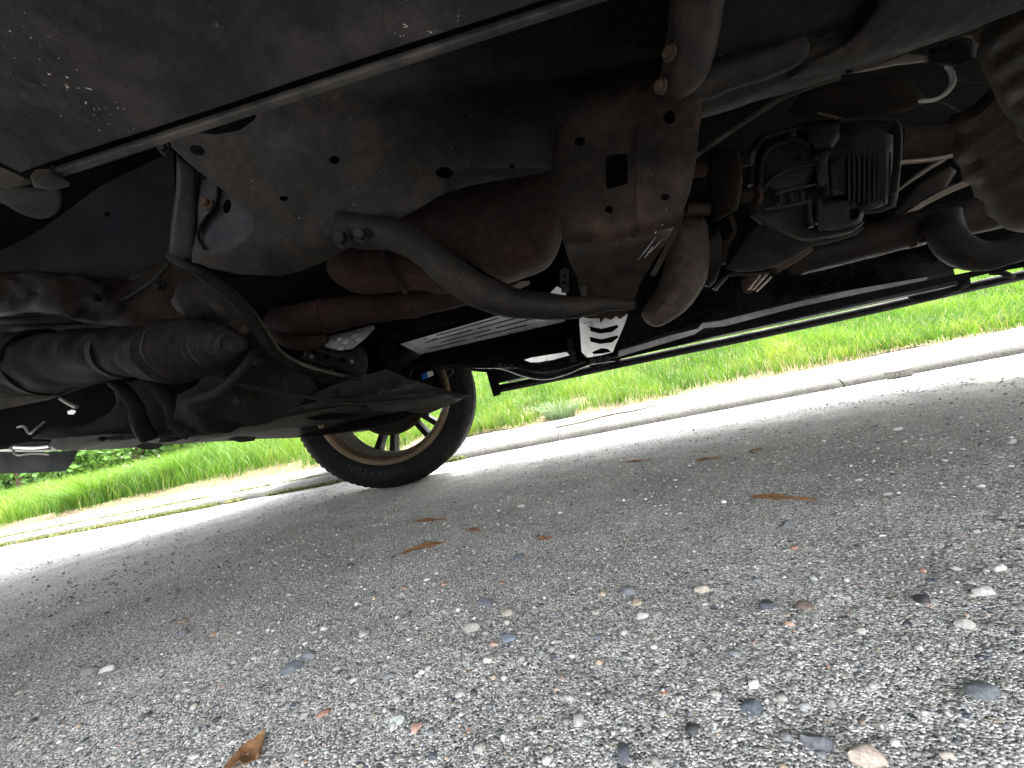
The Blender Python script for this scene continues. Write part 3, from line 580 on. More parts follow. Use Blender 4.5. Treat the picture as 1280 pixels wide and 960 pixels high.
def scatter(name, n, xr, yr, smin, smax, seed, density=None, zf=rzf, sink=.25, power=3.0, wts=None):
    g = np.random.default_rng(seed); X = g.uniform(*xr, n); Y = yr[0]+(yr[1]-yr[0])*g.random(n)
    if density is not None: k = g.random(n) < density(X, Y); X = X[k]; Y = Y[k]; n = len(X)
    S = smin+(smax-smin)*g.random(n)**power; P = np.array(PV)[None]*(1+g.uniform(-.22, .22, (n, len(PV), 1)))
    P = P*np.stack([g.uniform(.7, 1.3, n), g.uniform(.6, 1, n), g.uniform(.4, .7, n)], -1)[:, None, :]
    a = g.uniform(0, 2*math.pi, n); c, s = np.cos(a), np.sin(a); x = P[..., 0]*c[:, None]-P[..., 1]*s[:, None]; y = P[..., 0]*s[:, None]+P[..., 1]*c[:, None]
    Z = zf(X, Y); V = np.stack([X[:, None]+x*S[:, None], Y[:, None]+y*S[:, None], Z[:, None]+P[..., 2]*S[:, None]+S[:, None]*.5*(1-2*sink-.3)], -1)
    F = (PF[None]+(np.arange(n)*len(PV))[:, None, None]).reshape(-1, 3)
    me = bpy.data.meshes.new(name); me.vertices.add(V.size//3); me.vertices.foreach_set('co', V.reshape(-1).astype(np.float32)); me.loops.add(F.size); me.loops.foreach_set('vertex_index', F.ravel().astype(np.int32)); me.polygons.add(len(F)); me.polygons.foreach_set('loop_start', np.arange(0, F.size, 3, dtype=np.int32)); me.update(calc_edges=True); me.shade_smooth()
    wts_ = np.array(wts if wts is not None else [1.2, 1.2, 1.4, 3, 2.2, 1.4, .8, .35, .15, .6, 2.5, 2, 3, 3], float); wts_ /= wts_.sum()
    cI = g.choice(len(PAL), n, p=wts_); C = PAL[cI]; C = (.72*C+.28*C.mean(1, keepdims=True))*g.uniform(.75, 1.2, (n, 1)); C = np.concatenate([C, np.ones((n, 1))], 1)
    at = me.color_attributes.new('tint', 'FLOAT_COLOR', 'POINT'); at.data.foreach_set('color', np.repeat(C, len(PV), 0).ravel().astype(np.float32)); me.materials.append(M_stone)
    o = bpy.data.objects.new(name, me); COL.objects.link(o); o['kind'] = 'stuff'; return o
fr_ = lambda X, Y: np.clip(.45+.35*nz(X, Y, 5), .05, 1)*(np.abs(X) < Y*1.6+.25)
scatter('road_sand', 70000, (-.9, 1.1), (.12, .75), .0006, .0019, 1, fr_, power=2)
scatter('road_gravel', 24000, (-1.3, 1.6), (.12, 1.1), .0012, .0046, 2, lambda X, Y: np.clip(.12+.35*np.clip(nz(X, Y, 7), 0, 2)+.1*np.clip(.8-Y, 0, 1), 0, 1)*(np.abs(X) < Y*1.7+.3), power=2.4)
scatter('road_grit', 30000, (-4, 3), (.6, 2.12), .0014, .0048, 3, lambda X, Y: np.clip(.4+.5*nz(X, Y, 4), .05, 1), power=2.0, wts=[3, 3, 3, 2, 1.5, 1, .6, .3, .1, .6, 3, 1.5, 2, 2], sink=.15)
def pz_(X, Y): return ground_z(X, Y)-.001
scatter('path_grit', 6000, (-4.5, 4.5), (2.36, 3.1), .0015, .006, 4, None, zf=pz_, power=3)

def stone(px, py, wpx, asp, col, label, seed, hgt=.55, name='pebble', sub=3, sink=.42, ang=None):
    g = np.random.default_rng(seed); p = PZ(px, py, .002); dist = (p-CAM).dot(FW); col = tuple(c_*(.78 if sum(col) > 1.4 else 1) for c_ in col); s = wpx*.40*dist/FPX; a = g.uniform(-.4, .4) if ang is None else ang
    P = PV2.copy()
    for _ in range(6):
        d = g.normal(0, 1, 3); d /= np.linalg.norm(d); P = P-np.clip(P@d-.72, 0, None)[:, None]*d*.85
    P *= (1+g.uniform(-.035, .035, (len(P), 1)))
    ofs = Vector(g.uniform(0, 50, 3)); P *= np.array([1+.22*mnoise.noise(Vector(q)*1.3+ofs)+.08*mnoise.noise(Vector(q)*3.5+ofs) for q in P])[:, None]
    P = P*np.array([s, s*asp, s*hgt]); c, sn = math.cos(a), math.sin(a); P = np.stack([P[:, 0]*c-P[:, 1]*sn, P[:, 0]*sn+P[:, 1]*c, P[:, 2]], 1)
    z = float(rzf(np.array(p[0]), np.array(p[1])))+s*hgt*(1-2*sink)
    me = bpy.data.meshes.new(name); me.from_pydata([tuple(v) for v in P], [], [tuple(map(int, f)) for f in PF2]); me.shade_smooth(); me.set_sharp_from_angle(angle=math.radians(38))
    gcol = sum(col)/3; col = tuple(.5*c_+.5*gcol*(1.06, 1, .92)[i_] for i_, c_ in enumerate(col))
    at = me.color_attributes.new('tint', 'FLOAT_COLOR', 'POINT'); at.data.foreach_set('color', np.tile(np.array([*col, 1]), len(P)).astype(np.float32)); me.materials.append(M_stone)
    o = bpy.data.objects.new(name, me); COL.objects.link(o); o.location = (float(p[0]), float(p[1]), z); o['group'] = 'loose pebbles on the road'; tag(o, label, 'pebble'); return o
ST = [(1152, 745, 27, .8, (.04, .045, .06), 'dark blue-black angular pebble casting a small shadow, right foreground'), (1245, 708, 27, .7, (.75, .75, .74), 'smooth white oval pebble near the right edge'), (1206, 778, 27, .75, (.62, .6, .54), 'cream white pebble below the smooth white oval one'),
      (1006, 756, 26, .8, (.2, .13, .1), 'reddish brown lumpy pebble left of the dark angular pebble'), (960, 755, 30, .6, (.06, .075, .11), 'flat blue-black pebble left of the brown lumpy one'), (877, 734, 25, .75, (.52, .43, .31), 'tan round pebble in the middle right of the road'),
      (940, 883, 34, .75, (.07, .1, .15), 'slate blue pebble in the lower right foreground'), (984, 657, 28, .45, (.11, .12, .15), 'flat slate grey stone below the long curled leaf'), (992, 684, 14, .7, (.5, .17, .08), 'small orange-red pebble right of centre'),
      (986, 778, 14, .8, (.55, .27, .15), 'small orange pebble below the brown lumpy one'), (636, 797, 24, .8, (.17, .24, .38), 'blue speckled pebble just below the centre of the road'), (590, 783, 26, .8, (.55, .53, .46), 'pale cream pebble left of the blue speckled one'),
      (634, 765, 20, 1.0, (.58, .5, .38), 'cream yellow pebble above the blue speckled one'), (605, 752, 32, .5, (.1, .12, .16), 'flat dark slate stone above the pale cream pebble'), (648, 695, 18, 1.0, (.12, .15, .2), 'dark grey upright pebble right of the brown bark strips'),
      (616, 804, 13, .8, (.6, .25, .2), 'tiny pink pebble touching the blue speckled one'), (519, 905, 18, 1.1, (.6, .28, .18), 'salmon pink pebble in the lower centre foreground'), (495, 898, 26, .8, (.42, .5, .47), 'pale green-grey pebble left of the salmon pink one'),
      (455, 791, 17, 1.0, (.55, .55, .52), 'small pale oval pebble left of centre foreground'), (534, 722, 12, .8, (.66, .65, .6), 'small white pebble below the brown bark strip'), (365, 834, 34, .6, (.1, .14, .18), 'dark slate slab pebble in the left foreground'), (385, 818, 24, .75, (.18, .22, .27), 'grey-blue pebble touching the dark slate slab'),
      (134, 835, 24, .6, (.66, .66, .64), 'white elongated pebble at the left foreground'), (113, 838, 28, .6, (.2, .22, .22), 'dark grey pebble against the white elongated one'), (268, 791, 13, .8, (.5, .24, .13), 'small rust orange pebble in the left gravel streak'), (228, 775, 16, .7, (.3, .2, .12), 'brown pebble at the top of the left gravel streak'),
      (230, 790, 22, .7, (.14, .15, .2), 'violet grey pebble in the left gravel streak'), (1225, 862, 46, .7, (.1, .13, .17), 'large dark slate stone low at the right edge'), (1085, 945, 60, .55, (.55, .4, .3), 'large blurred pink-brown stone at the bottom right'), (1020, 925, 50, .6, (.12, .14, .18), 'large blurred slate stone at the bottom, left of the pink-brown one'),
      (1230, 738, 34, .5, (.6, .6, .58), 'broad pale stone between the white oval and the cream pebbles'), (1183, 940, 20, .8, (.5, .4, .32), 'small buff pebble at the bottom right corner'), (783, 738, 26, .8, (.15, .18, .22), 'bluish grey pebble left of the tan round one'), (795, 752, 18, .8, (.5, .4, .24), 'yellow-brown pebble just below the bluish grey one'),
      (803, 770, 22, .6, (.62, .62, .6), 'white pebble below the yellow-brown one'), (778, 935, 22, 1.8, (.1, .12, .17), 'long upright slate stone at the bottom centre right'), (540, 940, 18, .9, (.08, .1, .14), 'dark blue pebble at the bottom centre'), (1076, 785, 16, .8, (.5, .47, .4), 'small buff pebble between the orange and the cream ones'),
      (651, 632, 14, .5, (.4, .36, .3), 'small yellowish stone in the shade right of the wheel'), (748, 796, 16, .9, (.14, .17, .22), 'small dark blue pebble right of the blue speckled one'), (745, 763, 14, .9, (.55, .53, .46), 'small cream pebble left of the bluish grey one'), (610, 824, 18, .7, (.66, .64, .58), 'white round pebble below the blue speckled one'),
      (1108, 616, 14, .6, (.3, .31, .33), 'grey flat stone in the shaded road at right'), (1122, 537, 16, .5, (.45, .45, .43), 'pale flat chip in the shaded road near the kerb'), (1262, 552, 22, .5, (.3, .3, .3), 'flat grey chip near the right edge of the shade'), (700, 640, 10, .7, (.5, .48, .42), 'tiny buff chip in the shade below the tussock')]
for i, s in enumerate(ST): stone(s[0], s[1], s[2], s[3], s[4], s[5], 100+i)
# loose piece of kerb stone
o = boxw('kerb_fragment', (-.028, -.02, 0), (.028, .02, .024), M_kerb, None, bev=.006)
for v in o.data.vertices: v.co += Vector((mnoise.noise(v.co*60), mnoise.noise(v.co*60+Vector((5, 0, 0))), mnoise.noise(v.co*60+Vector((0, 7, 0)))))*.003
p = PY(1136, 472, 2.0); o.location = (float(p[0]), 2.045, .0); o.scale = (1.9, 1.2, 1.7); o.rotation_euler = (0, 0, .1); tag(o, 'loose broken piece of kerb concrete lying in the gutter', 'stone fragment')

# leaves and bark
m, nt, b = newmat('dry_brown_leaf'); n1 = tex(nt, 120, 5, .7, stretch=(1, 4, 1)); nt.links.new(ramp(nt, n1, [(.25, (.10, .045, .018)), (.55, (.25, .125, .055)), (.8, (.38, .24, .13))]), b.inputs['Base Color']); b.inputs['Roughness'].default_value = .7; M_dleaf = m
def leafbit(a, b_, wpx, label, name='dead_leaf', curl=.3, zlift=.001, cat='dead leaf', seed=0):
    g = np.random.default_rng(seed); A = PZ(*a, zlift); B = PZ(*b_, zlift); L = B-A; Ln = np.linalg.norm(L); u = L/Ln; v = np.array([-u[1], u[0], 0]); dist = ((A+B)/2-CAM).dot(FW)
    wd = wpx*dist/FPX*1.4; n = 18; m_ = 7; C = (A+B)/2; V = []; F = []
    z0 = float(rzf(np.array(C[0]), np.array(C[1])))
    for i in range(n):
        t = i/(n-1); ww = wd*.5*(math.sin(math.pi*min(1, t*1.05+.04))**.45)*(1+.25*math.sin(t*11+seed))*(1 if t < .8 else .8); bend = wd*.35*math.sin(t*3.2+seed)
        for j in range(m_):
            s = j/(m_-1)*2-1; V.append(A+L*t-C+v*(s*ww+bend)+np.array([0, 0, .0012+curl*ww*s*s+.0012*math.sin(t*9+s*3+seed)]))
    for i in range(n-1):
        for j in range(m_-1): F.append((i*m_+j, (i+1)*m_+j, (i+1)*m_+j+1, i*m_+j+1))
    k = len(V); V += [q-np.array([0, 0, .0006]) for q in V]; F += [tuple(i+k for i in f[::-1]) for f in F]
    bd = [i*m_ for i in range(n)]+[(n-1)*m_+j for j in range(1, m_)]+[i*m_+m_-1 for i in range(n-2, -1, -1)]+[j for j in range(m_-2, 0, -1)]
    for i in range(len(bd)): p, q = bd[i], bd[(i+1) % len(bd)]; F.append((q, p, p+k, q+k))
    o = mesh_obj(name, V, F, M_dleaf); o.location = (float(C[0]), float(C[1]), z0); tag(o, label, cat); return o
leafbit((503, 694), (561, 675), 11, 'largest brown strip of bark lying on the road left of centre', 'bark_strip', .35, cat='bark strip', seed=1)
leafbit((513, 654), (560, 648), 7, 'smaller brown bark strip above the largest one', 'bark_strip', .3, cat='bark strip', seed=2)
leafbit((940, 621), (1020, 624), 8, 'long narrow orange-brown curled leaf on the road at right', 'dead_leaf', .6, seed=3)
leafbit((872, 575), (905, 573), 6, 'small brown leaf in the shade, left of the smallest leaf', 'dead_leaf', .4, seed=4)
leafbit((937, 564), (955, 562), 6, 'smallest brown leaf crumb in the shade near the kerb', 'dead_leaf', .4, seed=5)
leafbit((280, 962), (322, 950), 34, 'broad brown leaf cut by the bottom edge of the photo at left', 'dead_leaf', .25, seed=6)
leafbit((775, 578), (815, 575), 4, 'thin brown stem fragment in the shade behind the leaves', 'dead_leaf', .4, seed=7)
leafbit((582, 664), (603, 662), 6, 'brown crumb of bark right of the bark strips', 'bark_strip', .4, cat='bark strip', seed=8)
leafbit((672, 675), (690, 671), 6, 'short rusty bark crumb at the middle of the road', 'bark_strip', .4, cat='bark strip', seed=9)
# twigs on the path by the kerb
m, nt, b = newmat('twig_bark'); n1 = tex(nt, 80, 5, .7); nt.links.new(ramp(nt, n1, [(.3, (.10, .065, .04)), (.7, (.2, .15, .1))]), b.inputs['Base Color']); b.inputs['Roughness'].default_value = .85; M_twig = m
def path_pt(px, Yv, dz=.006):
    # point on the path surface at depth Yv under pixel column px
    for _ in range(1): pass
    p = PY(px, 530, Yv); z = float(ground_z(np.array(p[0]), np.array(Yv))); return (float(p[0]), Yv, z+dz)
t = thing('fallen_twig', 'long crooked brown twig lying on the path along the kerb', 'twig', (0, 0, 0))
q = [path_pt(x_, y_) for x_, y_ in [(694, 2.42), (715, 2.42), (735, 2.45), (755, 2.52), (775, 2.53), (800, 2.50), (842, 2.62)]]
tube('stem', [(*v, r_) for v, r_ in zip(q, [.005, .0045, .005, .006, .005, .0045, .003])], M_twig, t, world=True, seg=8, sub=5)
tube('side_shoot', [(*q[5], .003), (q[5][0]+.03, q[5][1]+.1, q[5][2]+.02, .0015)], M_twig, t, world=True, seg=6, sub=3)
t = thing('fallen_twig', 'short straight twig above the long crooked one on the path', 'twig', (0, 0, 0))
q = [path_pt(762, 2.88), path_pt(785, 2.94)]
tube('stem', [(*q[0], .004), (*q[1], .003)], M_twig, t, world=True, seg=8, sub=5)

exec_vehicle = True
# ================================================================== THE VEHICLE
suv = thing('parked_suv', 'dark body-on-frame SUV with side steps, seen from under its near side, frame and exhaust exposed', 'suv', (.7, .8, 0))
# --- body shell: floor, sides, ends (dark, hold back the sky)
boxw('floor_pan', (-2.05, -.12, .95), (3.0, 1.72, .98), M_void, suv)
boxw('near_side_body', (-.25, -.10, .42), (1.68, -.04, 1.0), M_body, suv)
boxw('near_rear_quarter', (2.5, -.17, .45), (3.05, -.10, 1.0), M_body, suv)
boxw('far_side_body', (-.22, 1.70, .358), (1.68, 1.78, 1.0), M_body, suv)
boxw('far_front_quarter', (-2.05, 1.70, .44), (-1.2, 1.78, .80), M_body, suv)
boxw('near_front_quarter', (-2.05, -.10, .42), (-1.4, -.04, .80), M_body, suv)
boxw('far_front_fender', (-2.05, 1.70, .80), (-.22, 1.78, 1.15), M_body, suv)
boxw('near_front_fender', (-2.05, -.17, .80), (-.25, -.10, 1.15), M_body, suv)
boxw('far_rear_fender', (1.68, 1.70, .82), (3.05, 1.78, 1.15), M_body, suv)
boxw('near_rear_fender', (1.68, -.17, .82), (2.5, -.10, 1.15), M_body, suv)
boxw('far_rear_quarter', (2.5, 1.70, .45), (3.05, 1.78, .82), M_body, suv)
boxw('front_bumper', (-2.25, -.14, .45), (-2.05, 1.75, .85), M_body, suv)
boxw('rear_bumper', (2.95, -.14, .45), (3.12, 1.75, .85), M_body, suv)
boxw('bonnet', (-2.1, -.08, .98), (-.15, 1.69, 1.12), M_body, suv, bev=.06)
boxw('cabin', (.0, .0, 1.0), (3.0, 1.6, 1.35), M_body, suv, bev=.1)
boxw('roof', (.2, .14, 1.34), (2.95, 1.46, 1.74), M_body, suv, bev=.16)

# --- near side step, overhead at upper left: dusty moulded underside with groove, lip, end bracket
zb = .35
e0 = PZ(30, 218, zb); e1 = PZ(690, 0, zb); Yp = float((e0[1]+e1[1])/2); l0 = PZ(80, 222, zb); l1 = PZ(745, 2, zb); Yl = float((l0[1]+l1[1])/2)
Yp -= .0013; XL = float(PZ(30, 218, zb)[0]); XC = float(PZ(0, 203, zb)[0])
step_near = sheet('running_board', [(XL, Yp), (1.75, Yp), (1.75, -.10), (XC-.12, -.10), (XC-.1, .04), (XC, float(PZ(0, 203, zb)[1]))], lambda x, y: np.array([x, y, zb]), M_plas, suv, thick=.012, step=.03, world=True, back=(0, 0, 1),
                  relief=lambda x, y: .0003*math.sin(x*14)*math.cos(y*30)+.0003*math.sin(x*47+y*31))
boxw('board_lip', (XL+.009, Yl-.0031, zb-.0005), (1.7, Yl, zb+.03), M_lip, suv, bev=.0004)
boxw('board_groove', (XL+.012, Yp-.004, zb+.0025), (1.7, Yl-.0029, zb+.03), M_gap, suv, bev=0)  # shallow black filler; the groove's shade is in its colour
sheet('board_end_bracket', [(38, 220), (44, 212), (62, 211), (88, 229), (86, 233), (66, 238), (42, 234)], zplane(zb-.002), M_frame, suv, thick=.012, pillow=(4, .002))
sheet('fender_flange', [(-30, 190), (0, 207), (32, 221), (42, 224), (40, 230), (10, 236), (-30, 228)], zplane(zb+.004), M_dust, suv, thick=.006, pillow=(5, .003))
sheet('mud_flap', [(-60, 214), (0, 226), (30, 234), (60, 236), (73, 236), (77, 248), (73, 264), (58, 273), (40, 272), (20, 264), (0, 253), (-60, 236)], plane3((0, 230, .19), (77, 240, .21), (40, 272, .23)), M_frame, suv, thick=.01, smooth=3, pillow=(7, .004), step=6)
# body sill strip above the board, seen as dark band
boxw('rocker_panel', (-.22, .15, .44), (1.7, .19, .60), M_void, suv)
boxw('sill_brace', (XL+.04, Yl+.004, zb+.02), (1.7, .155, zb+.06), M_void, suv)

# --- near frame rail: a pressed steel side with holes
def rail_relief(x, y):
    # the bottom curls away, with a shallow fold along the middle
    t = max(0, (y-(300-.28*max(0, x-330)))/60.) if x < 560 else max(0, (y-205)/40.)
    f = .008*math.exp(-((y-(118+.30*(x-420)*(-.25)))/22.)**2)
    dent = -.012*math.exp(-((x-470)/60.)**2-((y-150)/35.)**2)+.01*math.exp(-((x-420)/50.)**2-((y-110)/30.)**2)
    return .06*t*t+f+dent+.002*math.sin(x*.05+y*.03)
rail = sheet('frame_rail', [(205, 120), (214, 184), (240, 208), (262, 225), (290, 245), (316, 263), (318, 285), (305, 302), (280, 315), (250, 322), (244, 327), (262, 335), (300, 343), (350, 345), (380, 338), (410, 325), (440, 308), (470, 289), (500, 273), (520, 262), (545, 247), (580, 234), (620, 226), (660, 219), (700, 213), (760, 205), (800, 150), (875, 90), (900, -40), (700, -60), (400, 30)],
             plane3((230, 200, .37), (700, 200, .37), (400, 320, .40)), M_frame, suv, thick=.004, relief=rail_relief, step=9,
             holes=[circ(247, 188, 10, 6, rot=.35), circ(418, 200, 6.5, 5), circ(355, 248, 5.5, 3), circ(556, 216, 11, 7, rot=.05), [(262, 152), (300, 148), (322, 140), (318, 150), (300, 163), (270, 168), (248, 166)], circ(690, 163, 3), circ(640, 208, 3.2)])
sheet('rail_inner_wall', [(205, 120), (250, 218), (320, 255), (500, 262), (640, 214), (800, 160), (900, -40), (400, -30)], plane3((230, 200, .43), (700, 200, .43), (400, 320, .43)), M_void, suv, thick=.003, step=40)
tube('rail_seam', [(395, 95, .361, 3), (450, 100, .361, 3), (480, 130, .365, 2.5), (470, 118, .363, 2)], M_rusty, rail, sub=6, seg=8)
# stiffening bead along the top of the rail into the dark
tube('rail_bead', [(640, 115, .372, 12), (720, 92, .368, 13), (800, 72, .362, 13), (880, 50, .36, 12)], M_frame, suv, sub=8, seg=14)
# --- triangular gusset and upright bar
gus = sheet('gusset_plate', [(240, 200), (262, 215), (330, 258), (335, 300), (318, 318), (262, 332), (240, 328)], yplane(.425), M_gus, suv, thick=.004, step=7, holes=[circ(284, 258, 5, 9, rot=.2)], relief=lambda x, y: .02*max(0, (x-270)/60.)**2)
sheet('gusset_flange', [(247, 214), (262, 222), (272, 233), (268, 262), (254, 276), (247, 292)], yplane(.418), M_gus, gus, thick=.003, pillow=(3, .002), step=5, holes=[circ(256, 221, 2.5, 4)])
bolt(260, 255, .415, 8, M_rusty, gus)
tube('gusset_seam', [(273, 232, .416, 1.4), (270, 255, .415, 1.4), (255, 276, .416, 1.6), (248, 295, .42, 1.8), (256, 312, .42, 1.4)], M_void, gus, sub=5, seg=6)
sheet('upright_bar', [(221, 191), (246, 212), (247, 260), (243, 325), (226, 323), (211, 316), (214, 280), (220, 235)], plane3((221, 191, .39), (247, 212, .41), (225, 320, .42)), M_gus, suv, thick=.012, pillow=(7, .006), step=6)
bolt(207, 187, .375, 8, M_frame, suv)

# --- transmission hanger bracket, with square window
def br_relief(x, y):
    r = -.006*math.exp(-((x-(797+(y-200)*.03))/7.)**2) if y < 300 else 0
    edge = .018*max(0, (712-x)/22.)**2+.014*max(0, (x-(868-(max(0, y-200))*.25))/12.)**2
    t = max(0, (y-(306-.28*(x-760 if x > 760 else 0)))/70.); fold = -.008*math.exp(-((y-(304-.25*max(0, x-760)))/6.)**2)
    oval = .012*math.exp(-((x-772)/22.)**2-((y-345)/9.)**2)
    top = .03*max(0, (125-y)/50.)**2
    return r+edge+.11*t+fold+oval+top
brk = sheet('hanger_bracket', [(688, 110), (690, 160), (691, 215), (696, 260), (703, 300), (712, 328), (722, 346), (727, 372), (760, 375), (792, 375), (801, 352), (815, 328), (836, 298), (852, 268), (862, 240), (869, 205), (874, 160), (880, 110), (882, 70), (820, 75), (740, 95)],
            plane3((700, 200, .345), (870, 200, .335), (780, 370, .36)), M_frameR, suv, thick=.005, relief=br_relief, step=6, angle=45,
            holes=[[(757, 197), (759, 195), (783, 191), (785, 193), (785, 228), (783, 230), (760, 236), (758, 234)], circ(725, 177, 6.5, 6), circ(837, 147, 7, 8), circ(831, 246, 6, 5), circ(761, 262, 5, 4.5)])
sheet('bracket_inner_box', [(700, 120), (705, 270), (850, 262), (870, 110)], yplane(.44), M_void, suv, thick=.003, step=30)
sheet('bracket_flange', [(836, 298), (854, 266), (858, 262), (846, 292), (826, 332), (818, 346), (813, 343)], yplane(.40), M_frame, brk, thick=.014, step=5)
sheet('bracket_foot', [(724, 342), (734, 340), (735, 371), (727, 370)], yplane(.44), M_frame, brk, thick=.03, step=5, pillow=(3, .003))
for (xa, ya, xb, yb, rr) in [(803, 318, 820, 296, 1.1), (812, 316, 829, 298, .9), (797, 325, 812, 308, .8), (806, 322, 816, 308, 1.3), (818, 292, 829, 280, .9)]:
    f = plane3((700, 200, .345), (870, 200, .335), (780, 370, .36))
    P0 = f(xa, ya); P1 = f(xb, yb)
    for P_, (x_, y_) in ((P0, (xa, ya)), (P1, (xb, yb))):
        d = P_-CAM; d /= np.linalg.norm(d); P_ += d*(br_relief(x_, y_)-.0004)
    sc_o = tube('scrape_mark', [(*P0, rr*.0003), (*((P0+P1)/2), rr*.0005), (*P1, rr*.0002)], M_pinch, brk, world=True, seg=6, sub=4)

# --- curved tubular brace bolted to rail, flattened at both ends
brace = tube('curved_brace_tube', [(428, 286, .395, 21), (455, 290, .395, 20), (485, 294, .39, 19), (512, 302, .39, 19), (540, 321, .395, 20), (570, 346, .40, 21), (600, 364, .41, 21), (640, 378, .42, 19), (690, 384, .43, 16), (735, 383, .44, 12), (765, 381, .445, 8), (792, 380, .45, 6)], M_frame, suv, sub=6, seg=22)
tube('bracket_tab', [(412, 300, .385, 12), (422, 278, .385, 12)], M_frame, brace, sub=3, seg=10)
bolt(428, 298, .37, 12, M_frame, brace, (0, -1, -.2)); bolt(452, 293, .372, 11, M_frame, brace, (0, -1, -.2))

# --- upper right hanging strut with two bolts
strut = sheet('strut_arm', [(842, -30), (905, -30), (903, 10), (897, 45), (888, 80), (876, 106), (856, 122), (840, 126), (827, 121), (824, 105), (828, 80), (836, 40)], plane3((840, 0, .262), (900, 0, .262), (845, 120, .295)), M_frameR, suv, thick=.02, pillow=(24, .022), step=6, smooth=3)
bolt(837, 67, .262, 9, M_rusty, strut, (-1, -.8, -.1)); bolt(826, 108, .275, 8.5, M_rusty, strut, (-1, -.8, -.1))

# --- frame rail and body mounts, upper right
def rr_relief(x, y):
    v = y-(148-.35*(x-875)); return .02*math.exp(-(v/9.)**2)*0+.012*max(0, (v+12)/14.)**2+.012*math.exp(-((v+48)/10.)**2)
sheet('rear_frame_rail', [(868, -60), (868, 150), (876, 148), (910, 138), (943, 127), (975, 119), (1001, 111), (1060, 91), (1100, 77), (1142, 62), (1205, 41), (1245, 25), (1285, 9), (1330, -15), (1330, -60)], plane3((875, 145, .36), (1280, 10, .36), (1000, -20, .30)), M_frame, suv, thick=.006, relief=rr_relief, step=9, holes=[circ(1062, 89, 6, 2.5, rot=-.3)])
tube('body_mount', [(850, 120, .335, 17), (900, 96, .33, 18), (950, 81, .325, 17), (985, 68, .32, 16), (996, 62, .32, 14)], M_frame, suv, round_cap=True, sub=6)
tube('mount_housing', [(860, 44, .345, 44), (920, 24, .34, 46), (980, 6, .335, 44), (1012, -6, .335, 38)], M_frame, suv, round_cap=True, sub=6, seg=28)
sheet('rail_bulge', [(985, 100), (1008, 79), (1030, 68), (1056, 54), (1075, 36), (1095, 8), (1110, -30), (1200, -60), (1330, -60), (1290, -5), (1240, 22), (1170, 48), (1100, 72), (1040, 90)], plane3((990, 95, .35), (1280, 0, .35), (1100, -20, .30)), M_frame, suv, thick=.004, pillow=(20, .014), step=7, smooth=2)
sheet('tan_trim_strip', [(1060, 92), (1085, 82), (1110, 74), (1130, 66), (1158, 68), (1162, 77), (1120, 82), (1080, 90)], yplane(.44), M_tan, suv, thick=.004, pillow=(4, .003), step=5)
tube('brake_pipe', [(868, 196, .50, 3.0), (905, 170, .49, 3.2), (945, 143, .47, 3.6), (975, 124, .46, 3.6), (1002, 112, .45, 3.2), (1050, 96, .44, 3)], M_dust, suv, sub=5, seg=8)
tube('flexible_hose', [(1183, 82, .5, 2.4), (1190, 92, .5, 2.8), (1190, 106, .5, 3), (1180, 118, .5, 3), (1166, 125, .5, 2.6), (1150, 126, .51, 2.5)], M_hose, suv, sub=5, seg=10)
tube('thin_cable', [(1150, 126, .55, 1.2), (1175, 128, .55, 1.2), (1200, 140, .56, 1.2)], M_frame, suv, sub=5, seg=6)
tube('thin_cable', [(1192, 97, .56, 1.8), (1215, 101, .56, 1.8), (1245, 102, .56, 1.8)], M_frame, suv, sub=5, seg=6)
sheet('sensor_block', [(1160, 62), (1195, 50), (1222, 52), (1220, 74), (1196, 84), (1166, 80)], yplane(.48), M_rubber, suv, thick=.05, pillow=(9, .012), step=6)
bolt(1181, 54, .465, 4, M_alu, suv, name='sensor_bolt')
sheet('rust_tab', [(1198, 45), (1232, 34), (1240, 42), (1228, 58), (1220, 60), (1214, 48)], yplane(.46), M_tan, suv, thick=.006, pillow=(4, .004), step=5)

# --- exhaust run: muffler, converter, pipe, barrel, rear corrugated muffler
sheet('muffler', [(495, 275), (520, 258), (560, 236), (620, 212), (706, 190), (708, 260), (702, 300), (694, 322), (680, 338), (655, 348), (634, 353), (612, 344), (580, 325), (545, 310)], plane3((520, 270, .66), (700, 220, .62), (640, 350, .72)), M_exh, suv, thick=.10, pillow=(45, .07), step=8, smooth=2)
conv = sheet('catalytic_converter', [(408, 330), (420, 316), (455, 306), (510, 308), (560, 322), (600, 345), (590, 362), (560, 368), (535, 364), (510, 363), (480, 367), (452, 367), (430, 360), (413, 347)], yplane(.70), M_exh, suv, thick=.05, pillow=(24, .05), step=7, smooth=2)
tube('weld_ring', [(478, 312, .655, 3.5), (484, 330, .64, 3.5), (496, 352, .645, 3.5), (508, 366, .67, 3)], M_exh, conv, sub=6, seg=8)
pipe = tube('exhaust_pipe', [(345, 402, .93, 15), (372, 400, .91, 20), (400, 396, .90, 20), (440, 389, .88, 19), (500, 381, .86, 18), (560, 371, .84, 16), (640, 352, .82, 16)], M_exh, suv, sub=6, seg=22)
tube('pipe_clamp', [(404, 396, .90, 22), (414, 394, .895, 22)], M_exh, pipe, sub=3, seg=22)
tube('pipe_elbow', [(352, 412, .93, 14), (365, 424, .93, 13), (392, 427, .93, 10), (406, 422, .93, 7)], M_exh, suv, sub=6, round_cap=True)
sheet('barrel_resonator', [(838, 285), (848, 272), (880, 272), (885, 292), (887, 320), (884, 345), (874, 368), (856, 389), (838, 402), (822, 409), (810, 405), (802, 394), (806, 382), (820, 362), (832, 330)], yplane(.72), M_barrel, suv, thick=.05, pillow=(26, .055), step=6, smooth=2)
sheet('silencer_far_half', [(880, 300), (897, 285), (903, 300), (903, 330), (895, 352), (884, 362)], yplane(.80), M_frame, suv, thick=.04, pillow=(8, .02), step=6)
